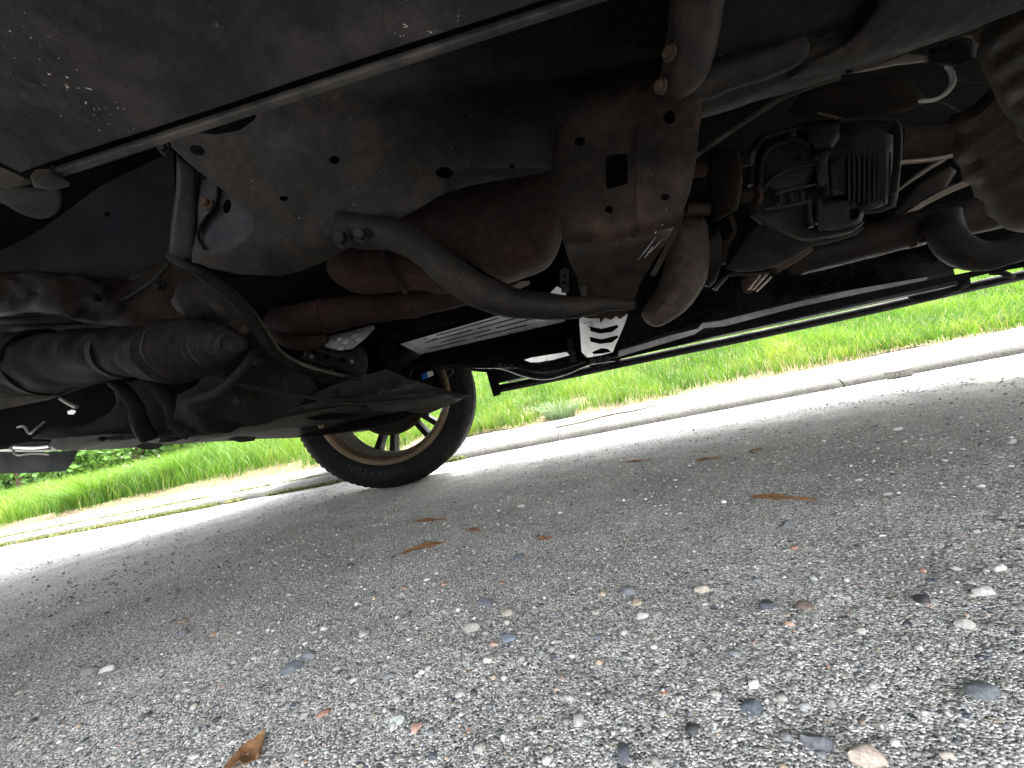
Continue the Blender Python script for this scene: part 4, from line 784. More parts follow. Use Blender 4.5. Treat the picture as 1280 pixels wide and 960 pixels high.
def corr(x, y): return -.006*math.sin((x*.55+y*.85)/5.2)
sheet('rear_muffler', [(1216, 132), (1187, 145), (1187, 158), (1193, 168), (1190, 182), (1192, 200), (1200, 210), (1204, 226), (1214, 232), (1218, 246), (1229, 252), (1233, 268), (1244, 274), (1256, 286), (1280, 291), (1330, 292), (1330, 120), (1262, 96)], plane3((1190, 160, .66), (1300, 120, .60), (1260, 290, .72)), M_muf, suv, thick=.06, pillow=(34, .05), step=5, smooth=2, relief=corr)
sheet('rear_heat_shield', [(1232, 28), (1246, 16), (1300, -30), (1330, -30), (1330, 230), (1290, 185), (1272, 172), (1268, 156), (1252, 138), (1243, 118), (1234, 100), (1227, 86), (1222, 66), (1226, 48)], plane3((1225, 70, .47), (1300, 60, .42), (1290, 180, .5)), M_muf, suv, thick=.01, pillow=(22, .03), step=5, smooth=2, relief=corr)

# --- mount drum with bushings, left of the transfer case
drum = sheet('damper_drum', [(884, 190), (896, 184), (920, 186), (926, 205), (928, 226), (925, 248), (921, 262), (905, 271), (892, 278), (886, 262), (883, 232), (882, 208)], plane3((884, 190, .74), (928, 200, .66), (892, 275, .72)), M_muf, suv, thick=.04, pillow=(7, .012), step=6, smooth=2)
for i, (a, b_, r_) in enumerate([((926, 199, .70), (941, 197, .69), 9), ((927, 246, .70), (947, 243, .69), 8), ((862, 214, .70), (882, 212, .70), 8), ((858, 262, .71), (886, 262, .71), 8)]):
    mt = M_rusty if i in (1, 2) else M_muf
    tube('bushing', [(*a, r_), (*b_, r_)], mt, drum, sub=3, seg=14)
tube('bushing_nut', [(944, 245, .68, 11), (949, 244, .68, 11)], M_rusty, drum, sub=2, seg=6)
# --- transfer case
tc_ = sheet('transfer_case', [(935, 190), (945, 172), (975, 162), (1010, 152), (1040, 150), (1090, 158), (1118, 170), (1118, 250), (1080, 268), (1075, 285), (1040, 296), (1000, 300), (960, 290), (938, 270), (934, 230)], yplane(.84), M_alu, suv, thick=.12, pillow=(14, .03), step=7)
sheet('end_cover', [(954, 190), (966, 178), (995, 172), (1012, 180), (1018, 200), (1014, 224), (996, 236), (972, 240), (956, 232), (950, 210)], yplane(.80), M_alu, tc_, thick=.02, pillow=(12, .015), step=6, smooth=2)
tube('cover_rim', [(938, 232, .80, 3.6), (940, 205, .80, 4), (944, 186, .80, 4.2), (955, 173, .80, 4.2), (978, 166, .80, 4), (1000, 160, .80, 3.4)], M_alu, tc_, sub=6, seg=10)
tube('cover_rim', [(950, 232, .79, 3), (951, 208, .79, 3.4), (957, 191, .79, 3.6), (970, 181, .79, 3.6), (996, 175, .79, 3.2), (1014, 184, .79, 3)], M_alu, tc_, sub=6, seg=10)
tube('casting_rib', [(953, 240, .785, 2.4), (962, 226, .78, 2.6), (978, 215, .78, 2.6), (1000, 209, .78, 2.4), (1018, 206, .79, 2)], M_alu, tc_, sub=6, seg=8)
tube('casting_rib', [(968, 244, .785, 2.4), (980, 239, .78, 2.6), (998, 235, .78, 2.6), (1020, 231, .785, 2.2)], M_alu, tc_, sub=6, seg=8)
tube('casting_rib', [(955, 262, .79, 2.6), (980, 258, .785, 2.8), (1012, 252, .785, 2.4)], M_alu, tc_, sub=6, seg=8)
tube('casting_rib', [(1010, 246, .79, 3), (1011, 262, .785, 3), (1014, 284, .785, 3)], M_alu, tc_, sub=4, seg=8)
for a, b_ in [((975, 244), (976, 256)), ((988, 242), (989, 254)), ((1002, 240), (1003, 252)), ((1033, 226), (1033, 246)), ((1024, 250), (1022, 280))]: tube('casting_rib', [(*a, .785, 3), (*b_, .785, 3)], M_alu, tc_, sub=2, seg=8)
for (x_, y_, r_) in [(988, 170, 6), (1040, 163, 7), (1028, 196, 7), (1026, 214, 6), (1018, 200, 5), (1000, 196, 4), (1062, 176, 5), (972, 258, 4), (1045, 205, 5), (1010, 163, 5)]: bolt(x_, y_, .785, r_, M_alu, tc_)
sheet('output_housing', [(1008, 158), (1032, 152), (1048, 158), (1050, 172), (1040, 186), (1018, 188), (1006, 176)], yplane(.79), M_alu, tc_, thick=.04, pillow=(7, .02), step=5)
sheet('clamp_block', [(1021, 189), (1034, 187), (1036, 232), (1020, 236)], yplane(.785), M_alu, tc_, thick=.03, pillow=(4, .01), step=5)
sheet('sump_box', [(1022, 254), (1070, 246), (1078, 262), (1074, 278), (1046, 286), (1022, 288)], yplane(.79), M_alu, tc_, thick=.05, pillow=(4, .008), step=6, holes=[[(1062, 262), (1073, 260), (1074, 272), (1063, 276)]])
sheet('motor_plate', [(1036, 196), (1058, 194), (1062, 244), (1038, 246)], yplane(.79), M_alu, tc_, thick=.03, pillow=(5, .01), step=6)
for i in range(9):
    x_ = 1060+i*6.4; y0 = 196-i*.8; y1 = 250+i*.8 if i < 8 else 258
    sheet('cooling_fin', [(x_, y0), (x_+3, y0), (x_+3.4-i*.25, y1), (x_+.4-i*.25, y1)], yplane(.775), M_alu, tc_, thick=.05, step=8)
tube('fin_guard', [(1048, 152, .78, 3), (1085, 148, .775, 3.6), (1110, 150, .775, 4), (1121, 160, .775, 4), (1122, 190, .775, 4), (1119, 225, .775, 4), (1116, 252, .775, 4)], M_alu, tc_, sub=6, seg=10)
sheet('guard_foot', [(1078, 258), (1090, 262), (1110, 256), (1112, 242), (1121, 240), (1120, 258), (1100, 266), (1080, 268)], yplane(.77), M_alu, tc_, thick=.02, pillow=(3, .004), step=5)
# upper heat shield over the case
sheet('tunnel_shield', [(1000, 118), (1040, 104), (1110, 96), (1140, 100), (1160, 128), (1130, 140), (1080, 150), (1062, 150), (1040, 144), (1010, 150), (985, 140)], plane3((1000, 130, .86), (1150, 110, .86), (1060, 148, .80)), M_muf, suv, thick=.004, pillow=(10, .015), step=7)
tube('shield_edge', [(1022, 141, .81, 1.6), (1045, 147, .80, 1.6), (1060, 150, .80, 1.8), (1085, 148, .80, 1.6)], M_tan, suv, sub=5, seg=6)
# --- skid plate scoop below the case
skid = sheet('skid_plate', [(906, 336), (918, 318), (936, 292), (948, 282), (958, 279), (975, 286), (1001, 297), (1030, 293), (1060, 286), (1078, 279), (1079, 286), (1070, 294), (1050, 300), (1014, 308), (995, 320), (975, 332), (950, 338), (925, 340)], plane3((906, 336, .74), (1078, 280, .78), (958, 280, .80)), M_skid, suv, thick=.004, pillow=(6, .004), step=6, relief=lambda x, y: .02*math.exp(-((y-(300-.0*(x)))/14.)**2)*(1 if x > 955 else 0))
tube('skid_rim', [(958, 280, .775, 2), (1001, 299, .76, 2.6), (1030, 296, .76, 2.6), (1062, 289, .76, 2.4), (1078, 278, .765, 2)], M_skid, skid, sub=6, seg=8)
tube('skid_brace', [(1012, 310, .80, 5), (990, 324, .80, 6), (968, 338, .80, 5)], M_rusty, suv, sub=4)
# rusty hanger below
hang = sheet('rusty_hanger', [(925, 352), (934, 344), (956, 338), (962, 342), (950, 352), (940, 366), (930, 367)], yplane(.86), M_rusty, suv, thick=.03, pillow=(5, .01), step=5)
for a, b_ in [((936, 362), (950, 344)), ((942, 362), (958, 343)), ((946, 364), (964, 346))]: tube('hanger_strand', [(*a, .83, 1.4), (*b_, .83, 1.4)], M_tan, hang, sub=3, seg=6)
tube('hanger_rod', [(893, 362, .85, 3), (903, 350, .85, 3), (912, 343, .85, 3), (935, 343, .85, 2.5), (962, 340, .85, 3)], M_skid, suv, sub=5, seg=8)
tube('hanger_rod', [(884, 358, .86, 3), (893, 340, .86, 3), (900, 322, .86, 3)], M_skid, suv, sub=5, seg=8)
tube('hanger_rod', [(914, 270, .84, 3), (918, 290, .84, 3), (908, 305, .84, 3), (905, 330, .84, 3)], M_muf, suv, sub=5, seg=8)
# --- driveshafts and tan struts
tube('driveshaft', [(995, 326, 1.02, 19), (1080, 303, 1.02, 21), (1160, 282, 1.02, 22), (1245, 262, 1.02, 24), (1330, 240, 1.02, 24)], M_frameR, suv, sub=5, seg=24)
tube('upper_exhaust_tube', [(1112, 182, .98, 21), (1160, 180, .98, 20), (1210, 172, .98, 20), (1300, 150, .98, 20)], M_exh, suv, sub=5, seg=20)
tube('tan_strip', [(1106, 286, 1.06, 4), (1140, 262, 1.05, 8), (1180, 240, 1.04, 9), (1215, 226, 1.03, 8)], M_tan, suv, sub=5, seg=10, flat=[.4, .5, .5, .5])
tube('tan_strip', [(1118, 240, 1.1, 6), (1150, 216, 1.1, 8), (1185, 196, 1.1, 6)], M_tan, suv, sub=5, seg=10, flat=[.4, .5, .4])
sheet('stay_plate', [(1096, 282), (1118, 262), (1150, 226), (1186, 206), (1196, 214), (1176, 244), (1140, 268), (1110, 286)], yplane(1.12), M_muf, suv, thick=.01, pillow=(5, .01), step=7)
tube('tan_strip', [(1123, 203, .93, 2.6), (1160, 200, .93, 3), (1200, 193, .93, 2.6)], M_tan, suv, sub=4, seg=8)  # pale rod drawn along the exhaust tube's lower edge
tube('tail_pipe', [(1178, 268, .95, 16), (1183, 293, .95, 17), (1200, 313, .95, 18), (1232, 320, .95, 18), (1275, 308, .95, 18), (1340, 290, .95, 18)], M_frame, suv, sub=7, seg=24)
for i, (x_, y_) in enumerate([(1140, 306), (1152, 300), (1163, 298), (1175, 299)]): sheet('rust_flake', [(x_-5, y_), (x_, y_-4), (x_+7, y_-3), (x_+5, y_+2), (x_-3, y_+4)], yplane(.98), M_rusty, suv, thick=.003, step=4)

# --- far frame rail, pinch flange and far side sill, running the length of the vehicle
def hline(xa, ya, xb, yb): return lambda x: ya+(yb-ya)*(x-xa)/(xb-xa)
sheet('far_frame_rail', [(690, 330), (760, 318), (880, 300), (1000, 290), (1330, 210), (1330, 312), (1230, 326), (1160, 346), (1000, 373), (880, 403), (820, 420), (765, 440), (720, 420)], plane3((765, 440, 1.25), (1160, 346, 1.25), (900, 300, 1.28)), M_gloss, suv, thick=.05, step=24)
sheet('pinch_flange', [(765, 441), (800, 431), (835, 420), (872, 411), (878, 404), (900, 401), (940, 391), (990, 379), (1080, 359), (1160, 346), (1158, 350), (1080, 366), (1000, 383), (905, 408), (880, 410), (868, 418), (770, 447)], yplane(1.50), M_pinch, suv, thick=.004, step=6)
sheet('far_sill_panel', [(720, 448), (768, 446), (872, 419), (905, 409), (1000, 384), (1085, 366), (1165, 349), (1260, 330), (1330, 312), (1330, 325), (1240, 341), (1156, 360), (1060, 382), (940, 409), (860, 429), (775, 449), (740, 460)], yplane(1.64), M_sill, suv, thick=.05, step=12)
# far side step: long outer tube, brackets, front end piece
stepf = tube('side_step_bar', [(618, 487, 1.86, 5), (700, 470.5, 1.86, 5.2), (775, 454.5, 1.86, 5.2), (940, 420, 1.86, 5.4), (1100, 385, 1.86, 5.6), (1220, 357, 1.86, 6), (1340, 331, 1.86, 6)], M_sill, suv, sub=5, seg=16, fl_dir=(0, 0, 1))
sheet('step_end_bracket', [(607, 462), (652, 452), (700, 446), (705, 458), (660, 470), (624, 479), (626, 493), (617, 496), (612, 480)], yplane(1.83), M_sill, stepf, thick=.03, pillow=(2, .003), step=7)
sheet('step_mount', [(1135, 372), (1142, 358), (1156, 352), (1212, 340), (1214, 357), (1200, 364), (1168, 374), (1150, 378), (1138, 378)], yplane(1.79), M_sill, stepf, thick=.05, pillow=(4, .01), step=7)
sheet('step_mount', [(760, 450), (775, 447), (777, 458), (762, 463)], yplane(1.82), M_sill, stepf, thick=.04, pillow=(2, .004), step=5)
sheet('step_mount', [(1236, 330), (1250, 334), (1262, 340), (1272, 346), (1262, 349), (1250, 344), (1236, 344)], yplane(1.80), M_frame, stepf, thick=.05, pillow=(3, .004), step=5)

sheet('far_dark_backing', [(345, 380), (440, 340), (700, 300), (735, 430), (640, 452), (545, 450), (520, 440), (470, 468), (380, 462)], yplane(1.36), M_void, suv, thick=.004, step=30)  # dark sheet added behind the gaps in place of shade
sheet('rear_dark_backing', [(1060, 180), (1330, 120), (1330, 300), (1180, 300), (1080, 300)], yplane(1.2), M_void, suv, thick=.004, step=40)  # added dark backing; stands for shade where grass showed through
# --- slotted bright shield and dark box beyond the brace
def quadpt(u, v):  # shield corners in pixel space
    a, b_, c_, d_ = [np.array(q, float) for q in ((500, 430), (548, 411), (700, 385), (640, 424))]
    e = np.array((525, 443), float); return (1-u)*((1-v)*a+v*e)+u*((1-v)*np.array((700., 372.))+v*np.array((706., 402.)))
slots = []
def slot(u0, u1, v0, hw=.028): return [quadpt(u0, v0-hw), quadpt(u1, v0-hw), quadpt(u1+.01, v0), quadpt(u1, v0+hw), quadpt(u0, v0+hw), quadpt(u0-.01, v0)]
for (u0, u1, v0) in [(.22, .60, .12), (.64, .98, .12), (.12, .42, .34), (.46, .80, .34), (.2, .52, .56), (.56, .95, .56), (.1, .34, .77), (.40, .75, .77)]: slots.append(slot(u0, u1, v0))
sheet('slotted_shield', [quadpt(0, 0), quadpt(.5, 0), quadpt(1, 0), quadpt(1, .5), quadpt(1, 1), quadpt(.5, 1), quadpt(0, 1), quadpt(0, .5)], plane3((500, 430, 1.02), (700, 375, 1.05), (640, 420, 1.20)), M_bright, suv, thick=.003, holes=slots, step=8)
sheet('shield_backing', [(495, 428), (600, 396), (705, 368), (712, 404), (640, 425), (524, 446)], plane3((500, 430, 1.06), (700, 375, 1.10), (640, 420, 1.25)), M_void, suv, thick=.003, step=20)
sheet('battery_box', [(462, 402), (520, 388), (600, 368), (640, 372), (620, 390), (545, 411), (500, 430), (478, 420)], yplane(1.05), M_gloss, suv, thick=.05, step=12)
sheet('box_end', [(470, 418), (500, 430), (526, 444), (514, 452), (505, 470), (480, 460)], yplane(1.08), M_gloss, suv, thick=.05, step=10)
sheet('lower_beam', [(500, 440), (526, 442), (580, 434), (620, 421), (650, 426), (680, 423), (712, 412), (724, 400), (732, 446), (712, 455), (660, 462), (640, 460), (600, 461), (545, 457), (514, 452)], plane3((514, 452, 1.18), (720, 440, 1.22), (620, 420, 1.30)), M_gloss, suv, thick=.04, pillow=(8, .012), step=8)
sheet('beam_plate', [(655, 450), (664, 447), (708, 440), (712, 444), (690, 450), (666, 454)], yplane(1.165), M_bright, suv, thick=.004, step=6)
tube('lower_arm', [(600, 452, 1.2, 7), (630, 455, 1.19, 7.5), (655, 462, 1.18, 9), (680, 466, 1.17, 9), (706, 461, 1.18, 8), (735, 451, 1.19, 6), (768, 447, 1.20, 5)], M_gloss, suv, sub=6, seg=16)
sheet('beam_upright', [(708, 424), (716, 422), (722, 452), (714, 454)], yplane(1.16), M_gloss, suv, thick=.02, step=6)
chev = lambda cy: [(737, cy-3), (752, cy), (772, cy-5), (773, cy-2), (765, cy+4), (750, cy+6), (738, cy+3)]
sp = sheet('slotted_bracket', [(724, 399), (730, 395), (785, 389), (784, 396), (778, 412), (770, 430), (766, 440), (752, 444), (734, 447), (727, 440)], yplane(1.14), M_bright, suv, thick=.004, holes=[chev(411), chev(424), [(740, 440), (752, 435), (760, 436), (764, 440), (752, 442), (742, 443)]], step=5)  # pale colour carries the light that its black paint catches
sheet('rusty_edge', [(722, 386), (788, 378), (786, 391), (775, 399), (770, 395), (764, 400), (756, 397), (751, 404), (749, 398), (738, 398), (730, 397)], yplane(1.13), M_rusty, sp, thick=.004, step=5)
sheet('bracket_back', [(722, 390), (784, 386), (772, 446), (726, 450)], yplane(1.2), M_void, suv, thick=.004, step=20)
for (x_, y_, r_) in [(741, 451, 3.5), (750, 449, 3), (759, 448, 3.5), (624, 457, 3), (632, 458, 2.6), (640, 458, 2.6)]: bolt(x_, y_, 1.15, r_, M_alu, suv)
# small link and clamp in the gap above
sheet('link_plate', [(700, 338), (706, 334), (711, 338), (712, 366), (702, 366), (700, 350)], yplane(.62), M_alu, suv, thick=.004, holes=[circ(705, 353, 2.6), circ(706, 344, 1.8)], step=4)
sheet('bright_clip', [(688, 366), (696, 358), (704, 362), (708, 369), (690, 369)], yplane(.66), M_bright, suv, thick=.01, step=5)
sheet('bright_clip', [(640, 358), (650, 352), (662, 351), (662, 356), (650, 361)], yplane(.80), M_tan, suv, thick=.01, step=5)

# --- front end at left: inner liner, subframe, steering boot, arms
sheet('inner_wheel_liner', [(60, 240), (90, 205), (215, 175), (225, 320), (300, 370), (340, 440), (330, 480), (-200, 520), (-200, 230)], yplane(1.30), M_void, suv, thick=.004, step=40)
sheet('splash_shield', [(-80, 225), (80, 215), (215, 165), (224, 330), (262, 350), (300, 400), (262, 430), (-80, 440)], plane3((-80, 225, .84), (215, 165, .70), (-80, 440, .95)), M_liner, suv, thick=.004, step=12, relief=lambda x, y: .01*math.sin(x*.04)+.008*math.sin(y*.05), holes=[circ(134, 268, 4, 3)])
def sub_relief(x, y): return .022*math.sin(x*.021+.4)*math.sin(y*.03)+.012*math.sin(x*.05+y*.02)+.008*math.sin(x*.09-y*.07)
sheet('upper_crossmember', [(-60, 350), (60, 340), (120, 352), (170, 346), (215, 322), (262, 348), (300, 378), (318, 404), (300, 420), (240, 412), (232, 398), (200, 408), (160, 410), (110, 404), (80, 396), (30, 392), (-60, 400)], plane3((0, 370, .78), (300, 390, .62), (150, 350, .72)), M_frameR, suv, thick=.02, pillow=(12, .015), step=8, relief=sub_relief, smooth=2)
tube('frame_flange', [(212, 318, .43, 6), (238, 334, .44, 7), (262, 348, .47, 8), (285, 366, .5, 8), (308, 390, .54, 7), (326, 420, .58, 6), (342, 440, .62, 5), (366, 455, .68, 5), (400, 464, .74, 4), (452, 474, .8, 3)], M_sub, suv, sub=6, seg=12)
tube('brake_line', [(262, 343, .49, 2.2), (290, 362, .52, 2.2), (318, 392, .56, 2.2), (338, 420, .6, 2.2), (352, 440, .64, 2.2), (385, 458, .7, 2.2), (430, 470, .76, 2)], M_dust, suv, sub=6, seg=8)
sheet('lower_control_arm', [(232, 380), (262, 352), (300, 382), (326, 424), (348, 452), (385, 468), (396, 484), (388, 500), (370, 518), (330, 530), (250, 545), (200, 552), (218, 520), (222, 492), (248, 482), (262, 462), (240, 430)], plane3((262, 352, .55), (470, 490, .82), (200, 550, .80)), M_sub, suv, thick=.02, pillow=(10, .012), step=8, relief=sub_relief)
arm = tube('steering_rack_tube', [(-80, 460, .80, 38), (0, 456, .76, 39), (60, 453, .73, 38), (110, 446, .70, 34), (160, 440, .67, 30), (200, 442, .65, 34), (228, 440, .63, 38)], M_sub, suv, sub=7, seg=30)
boot = tube('rubber_boot', [(218, 440, .63, 38), (240, 436, .60, 35), (262, 432, .57, 28), (280, 430, .55, 20), (290, 430, .54, 14)], M_rubber, suv, sub=14, seg=30, ribs=(.017, .075))
tube('tie_rod_end', [(284, 430, .545, 10), (300, 430, .53, 10)], M_sub, boot, sub=3, seg=16, round_cap=True)
tube('knuckle_lobe', [(238, 385, .6, 20), (252, 372, .6, 24), (275, 372, .6, 20), (295, 390, .6, 14)], M_rubber, suv, sub=6, round_cap=True)
tube('casting_strut', [(142, 478, .74, 7), (158, 492, .74, 8), (170, 510, .75, 8), (176, 530, .76, 9), (186, 548, .78, 9)], M_sub, suv, sub=6, seg=14)
tube('casting_strut', [(182, 472, .76, 8), (202, 488, .76, 9), (214, 508, .77, 9), (220, 528, .78, 9), (240, 543, .80, 8)], M_sub, suv, sub=6, seg=18)
sheet('subframe_web', [(140, 476), (180, 472), (204, 486), (222, 510), (232, 545), (160, 550), (90, 552), (40, 548), (60, 536), (110, 530), (138, 516), (146, 504)], yplane(.80), M_sub, suv, thick=.02, pillow=(5, .01), step=7)
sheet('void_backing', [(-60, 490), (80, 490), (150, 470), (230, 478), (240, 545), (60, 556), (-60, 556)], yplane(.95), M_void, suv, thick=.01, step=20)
boxes = sheet('lower_crossmember', [(62, 556), (66, 548), (90, 545), (130, 543), (180, 541), (230, 536), (300, 526), (360, 512), (400, 500), (470, 492), (520, 492), (590, 494), (560, 506), (530, 520), (500, 533), (440, 541), (372, 547), (318, 549), (250, 553), (200, 556), (150, 561), (90, 563), (70, 562)], plane3((70, 560, .86), (590, 495, 1.15), (360, 512, .80)), M_sub, suv, thick=.02, pillow=(6, .008), step=7)
sheet('dusty_underside', [(200, 549), (260, 538), (330, 526), (400, 512), (440, 507), (462, 510), (430, 520), (370, 532), (300, 543), (240, 551)], plane3((200, 549, .83), (460, 508, .95), (360, 512, .79)), M_dust, suv, thick=.006, pillow=(5, .004), step=6)
sheet('drain_slot', [(187, 543), (210, 539), (226, 540), (212, 545), (192, 546)], yplane(.80), M_void, suv, thick=.004, step=5)
sheet('under_tray_clip', [(168, 558), (180, 562), (198, 561), (205, 555), (180, 553)], yplane(.86), M_rubber, suv, thick=.01, step=5)
sheet('under_tray_clip', [(284, 549), (300, 553), (318, 551), (320, 546), (296, 545)], yplane(.92), M_rubber, suv, thick=.01, step=5)
sheet('cross_plate', [(385, 466), (452, 474), (520, 470), (545, 486), (520, 500), (430, 512), (370, 520), (385, 495)], yplane(1.24), M_sub, suv, thick=.01, step=10)
# skid wings: thin folded plates reaching to the wheel
W1 = plane3((381, 497, .80), (482, 462, .90), (590, 497, 1.10))
wing = sheet('skid_wing', [(381, 498), (400, 488), (450, 470), (482, 462), (496, 466), (510, 473), (545, 484), (588, 496), (584, 499), (548, 494), (520, 498), (492, 505), (464, 510), (455, 506), (408, 503)], W1, M_skid, suv, thick=.004, step=6, relief=lambda x, y: .01*math.exp(-((y-(500-(x-430)*.25))/3.)**2))
sheet('skid_wing_lower', [(432, 506), (470, 510), (512, 500), (560, 492), (540, 500), (512, 511), (492, 515), (470, 513), (445, 511)], yplane(.97), M_skid, suv, thick=.004, step=6)
sheet('skid_wing_tail', [(370, 546), (392, 538), (430, 528), (470, 520), (505, 514), (520, 516), (500, 526), (470, 534), (430, 541), (390, 546)], plane3((370, 546, .95), (520, 516, 1.15), (430, 541, .95)), M_skid, suv, thick=.005, step=6)
sheet('wing_recess', [(377, 521), (405, 516), (440, 517), (455, 519), (425, 524), (395, 526)], yplane(.93), M_void, suv, thick=.003, step=6)
tube('wing_fold', [(408, 502, .80, 1.2), (455, 505, .85, 1.2), (500, 500, .92, 1.2), (545, 490, 1.0, 1.2)], M_skid, wing, sub=5, seg=6)
# silver shield and hose cluster above the wing
sheet('crumpled_foil_shield', [(400, 427), (412, 420), (440, 414), (466, 406), (469, 410), (456, 424), (440, 436), (425, 438), (408, 434)], plane3((400, 427, .95), (466, 408, .95), (430, 437, .90)), M_pinch, suv, thick=.002, step=4, relief=lambda x, y: .006*math.sin(x*.5)*math.sin(y*.6)+.004*math.sin(x*.23+y))
clu = sheet('radiator_bracket', [(382, 438), (400, 432), (440, 440), (448, 430), (458, 440), (460, 456), (456, 470), (440, 468), (400, 456), (378, 448)], yplane(.98), M_alu, suv, thick=.02, pillow=(3, .006), step=5, holes=[[(390, 438), (396, 437), (396, 444), (390, 444)], [(404, 442), (412, 442), (412, 448), (404, 448)], [(424, 446), (432, 447), (432, 453), (424, 452)]])
for pth in [[(376, 446), (400, 453), (430, 459), (452, 468), (456, 462)], [(380, 452), (408, 462), (440, 472), (448, 472), (456, 464)], [(395, 436), (420, 444), (445, 448)], [(430, 434), (446, 438), (455, 448)]]:
    tube('hose', [(*q, .96, 1.6) for q in pth], M_alu, clu, sub=5, seg=8)
for q in [(415, 464), (390, 446), (440, 452)]: bolt(*q, .955, 2.6, M_tan, clu)
tube('stabiliser_bar', [(-60, 418, .88, 9), (20, 414, .86, 9), (90, 412, .84, 9), (150, 404, .80, 9), (190, 388, .76, 9), (214, 366, .72, 8)], M_rubber, suv, sub=6, seg=14)
tube('clamp_ring', [(52, 453, .73, 41), (60, 453, .73, 41)], M_rubber, arm, sub=2, seg=30)
tube('clamp_ring', [(150, 441, .675, 32), (156, 441, .672, 32)], M_rubber, arm, sub=2, seg=30)
tube('fluid_line', [(-40, 400, .8, 2.2), (60, 396, .76, 2.2), (130, 384, .72, 2.2), (180, 360, .66, 2.2), (212, 330, .6, 2.2)], M_sub, suv, sub=6, seg=8)
for (x_, y_, Y_, r_) in [(200, 356, .60, 7), (120, 372, .66, 6), (322, 452, .58, 6), (360, 478, .66, 6), (300, 500, .66, 7), (250, 520, .70, 6), (420, 492, .76, 5), (128, 548, .78, 4)]: bolt(x_, y_, Y_, r_, M_sub, suv, (0, -1, -.5))
tube('arm_weld_seam', [(262, 470, .60, 2.5), (300, 480, .62, 2.5), (345, 490, .66, 2.5), (400, 498, .71, 2.2), (450, 500, .76, 2)], M_sub, suv, sub=6, seg=8)
tube('arm_ridge', [(235, 500, .66, 5), (270, 490, .64, 6), (300, 466, .60, 6), (318, 440, .57, 5)], M_sub, suv, sub=6, seg=12)
# wires and bright bits low at left
tube('wire', [(22, 534, .9, 1.3), (30, 533, .9, 1.4), (37, 542, .9, 1.3), (44, 537, .9, 1.2), (56, 527, .92, 1)], M_hose, suv, sub=5, seg=6)
tube('wire', [(16, 563, .86, 1.2), (22, 569, .86, 1.2), (40, 567, .86, 1.2), (62, 568, .86, 1.2)], M_hose, suv, sub=5, seg=6)
tube('bracket_rod', [(76, 498, .9, 2.2), (86, 504, .9, 2.6), (96, 509, .9, 2.4)], M_hose, suv, sub=4, seg=8)
sheet('bright_clip', [(84, 514), (90, 512), (95, 514), (92, 518), (85, 518)], yplane(.9), M_bright, suv, thick=.006, step=4)
sheet('bright_clip', [(64, 551), (72, 548), (80, 550), (76, 554), (66, 555)], yplane(.85), M_bright, suv, thick=.006, step=4)
ftr = sheet('tow_bracket', [(14, 556), (40, 552), (62, 552), (64, 562), (40, 563), (10, 562)], yplane(.87), M_alu, suv, thick=.02, pillow=(3, .006), step=5)
tube('bracket_rod', [(18, 559, .86, 1.6), (40, 560, .86, 1.8), (62, 558, .86, 1.6)], M_bright, ftr, sub=4, seg=8)
sheet('dusty_ledge', [(-60, 500), (0, 495), (40, 494), (75, 494), (100, 484), (120, 476), (100, 486), (60, 500), (0, 512), (-60, 520)], yplane(.72), M_dust, suv, thick=.01, step=7, pillow=(4, .004))
sheet('air_dam', [(-200, 563), (60, 565), (98, 563), (92, 576), (82, 589), (40, 591), (-200, 597)], plane3((0, 563, 1.0), (98, 563, 1.0), (0, 592, 1.03)), M_liner, suv, thick=.006, step=16)

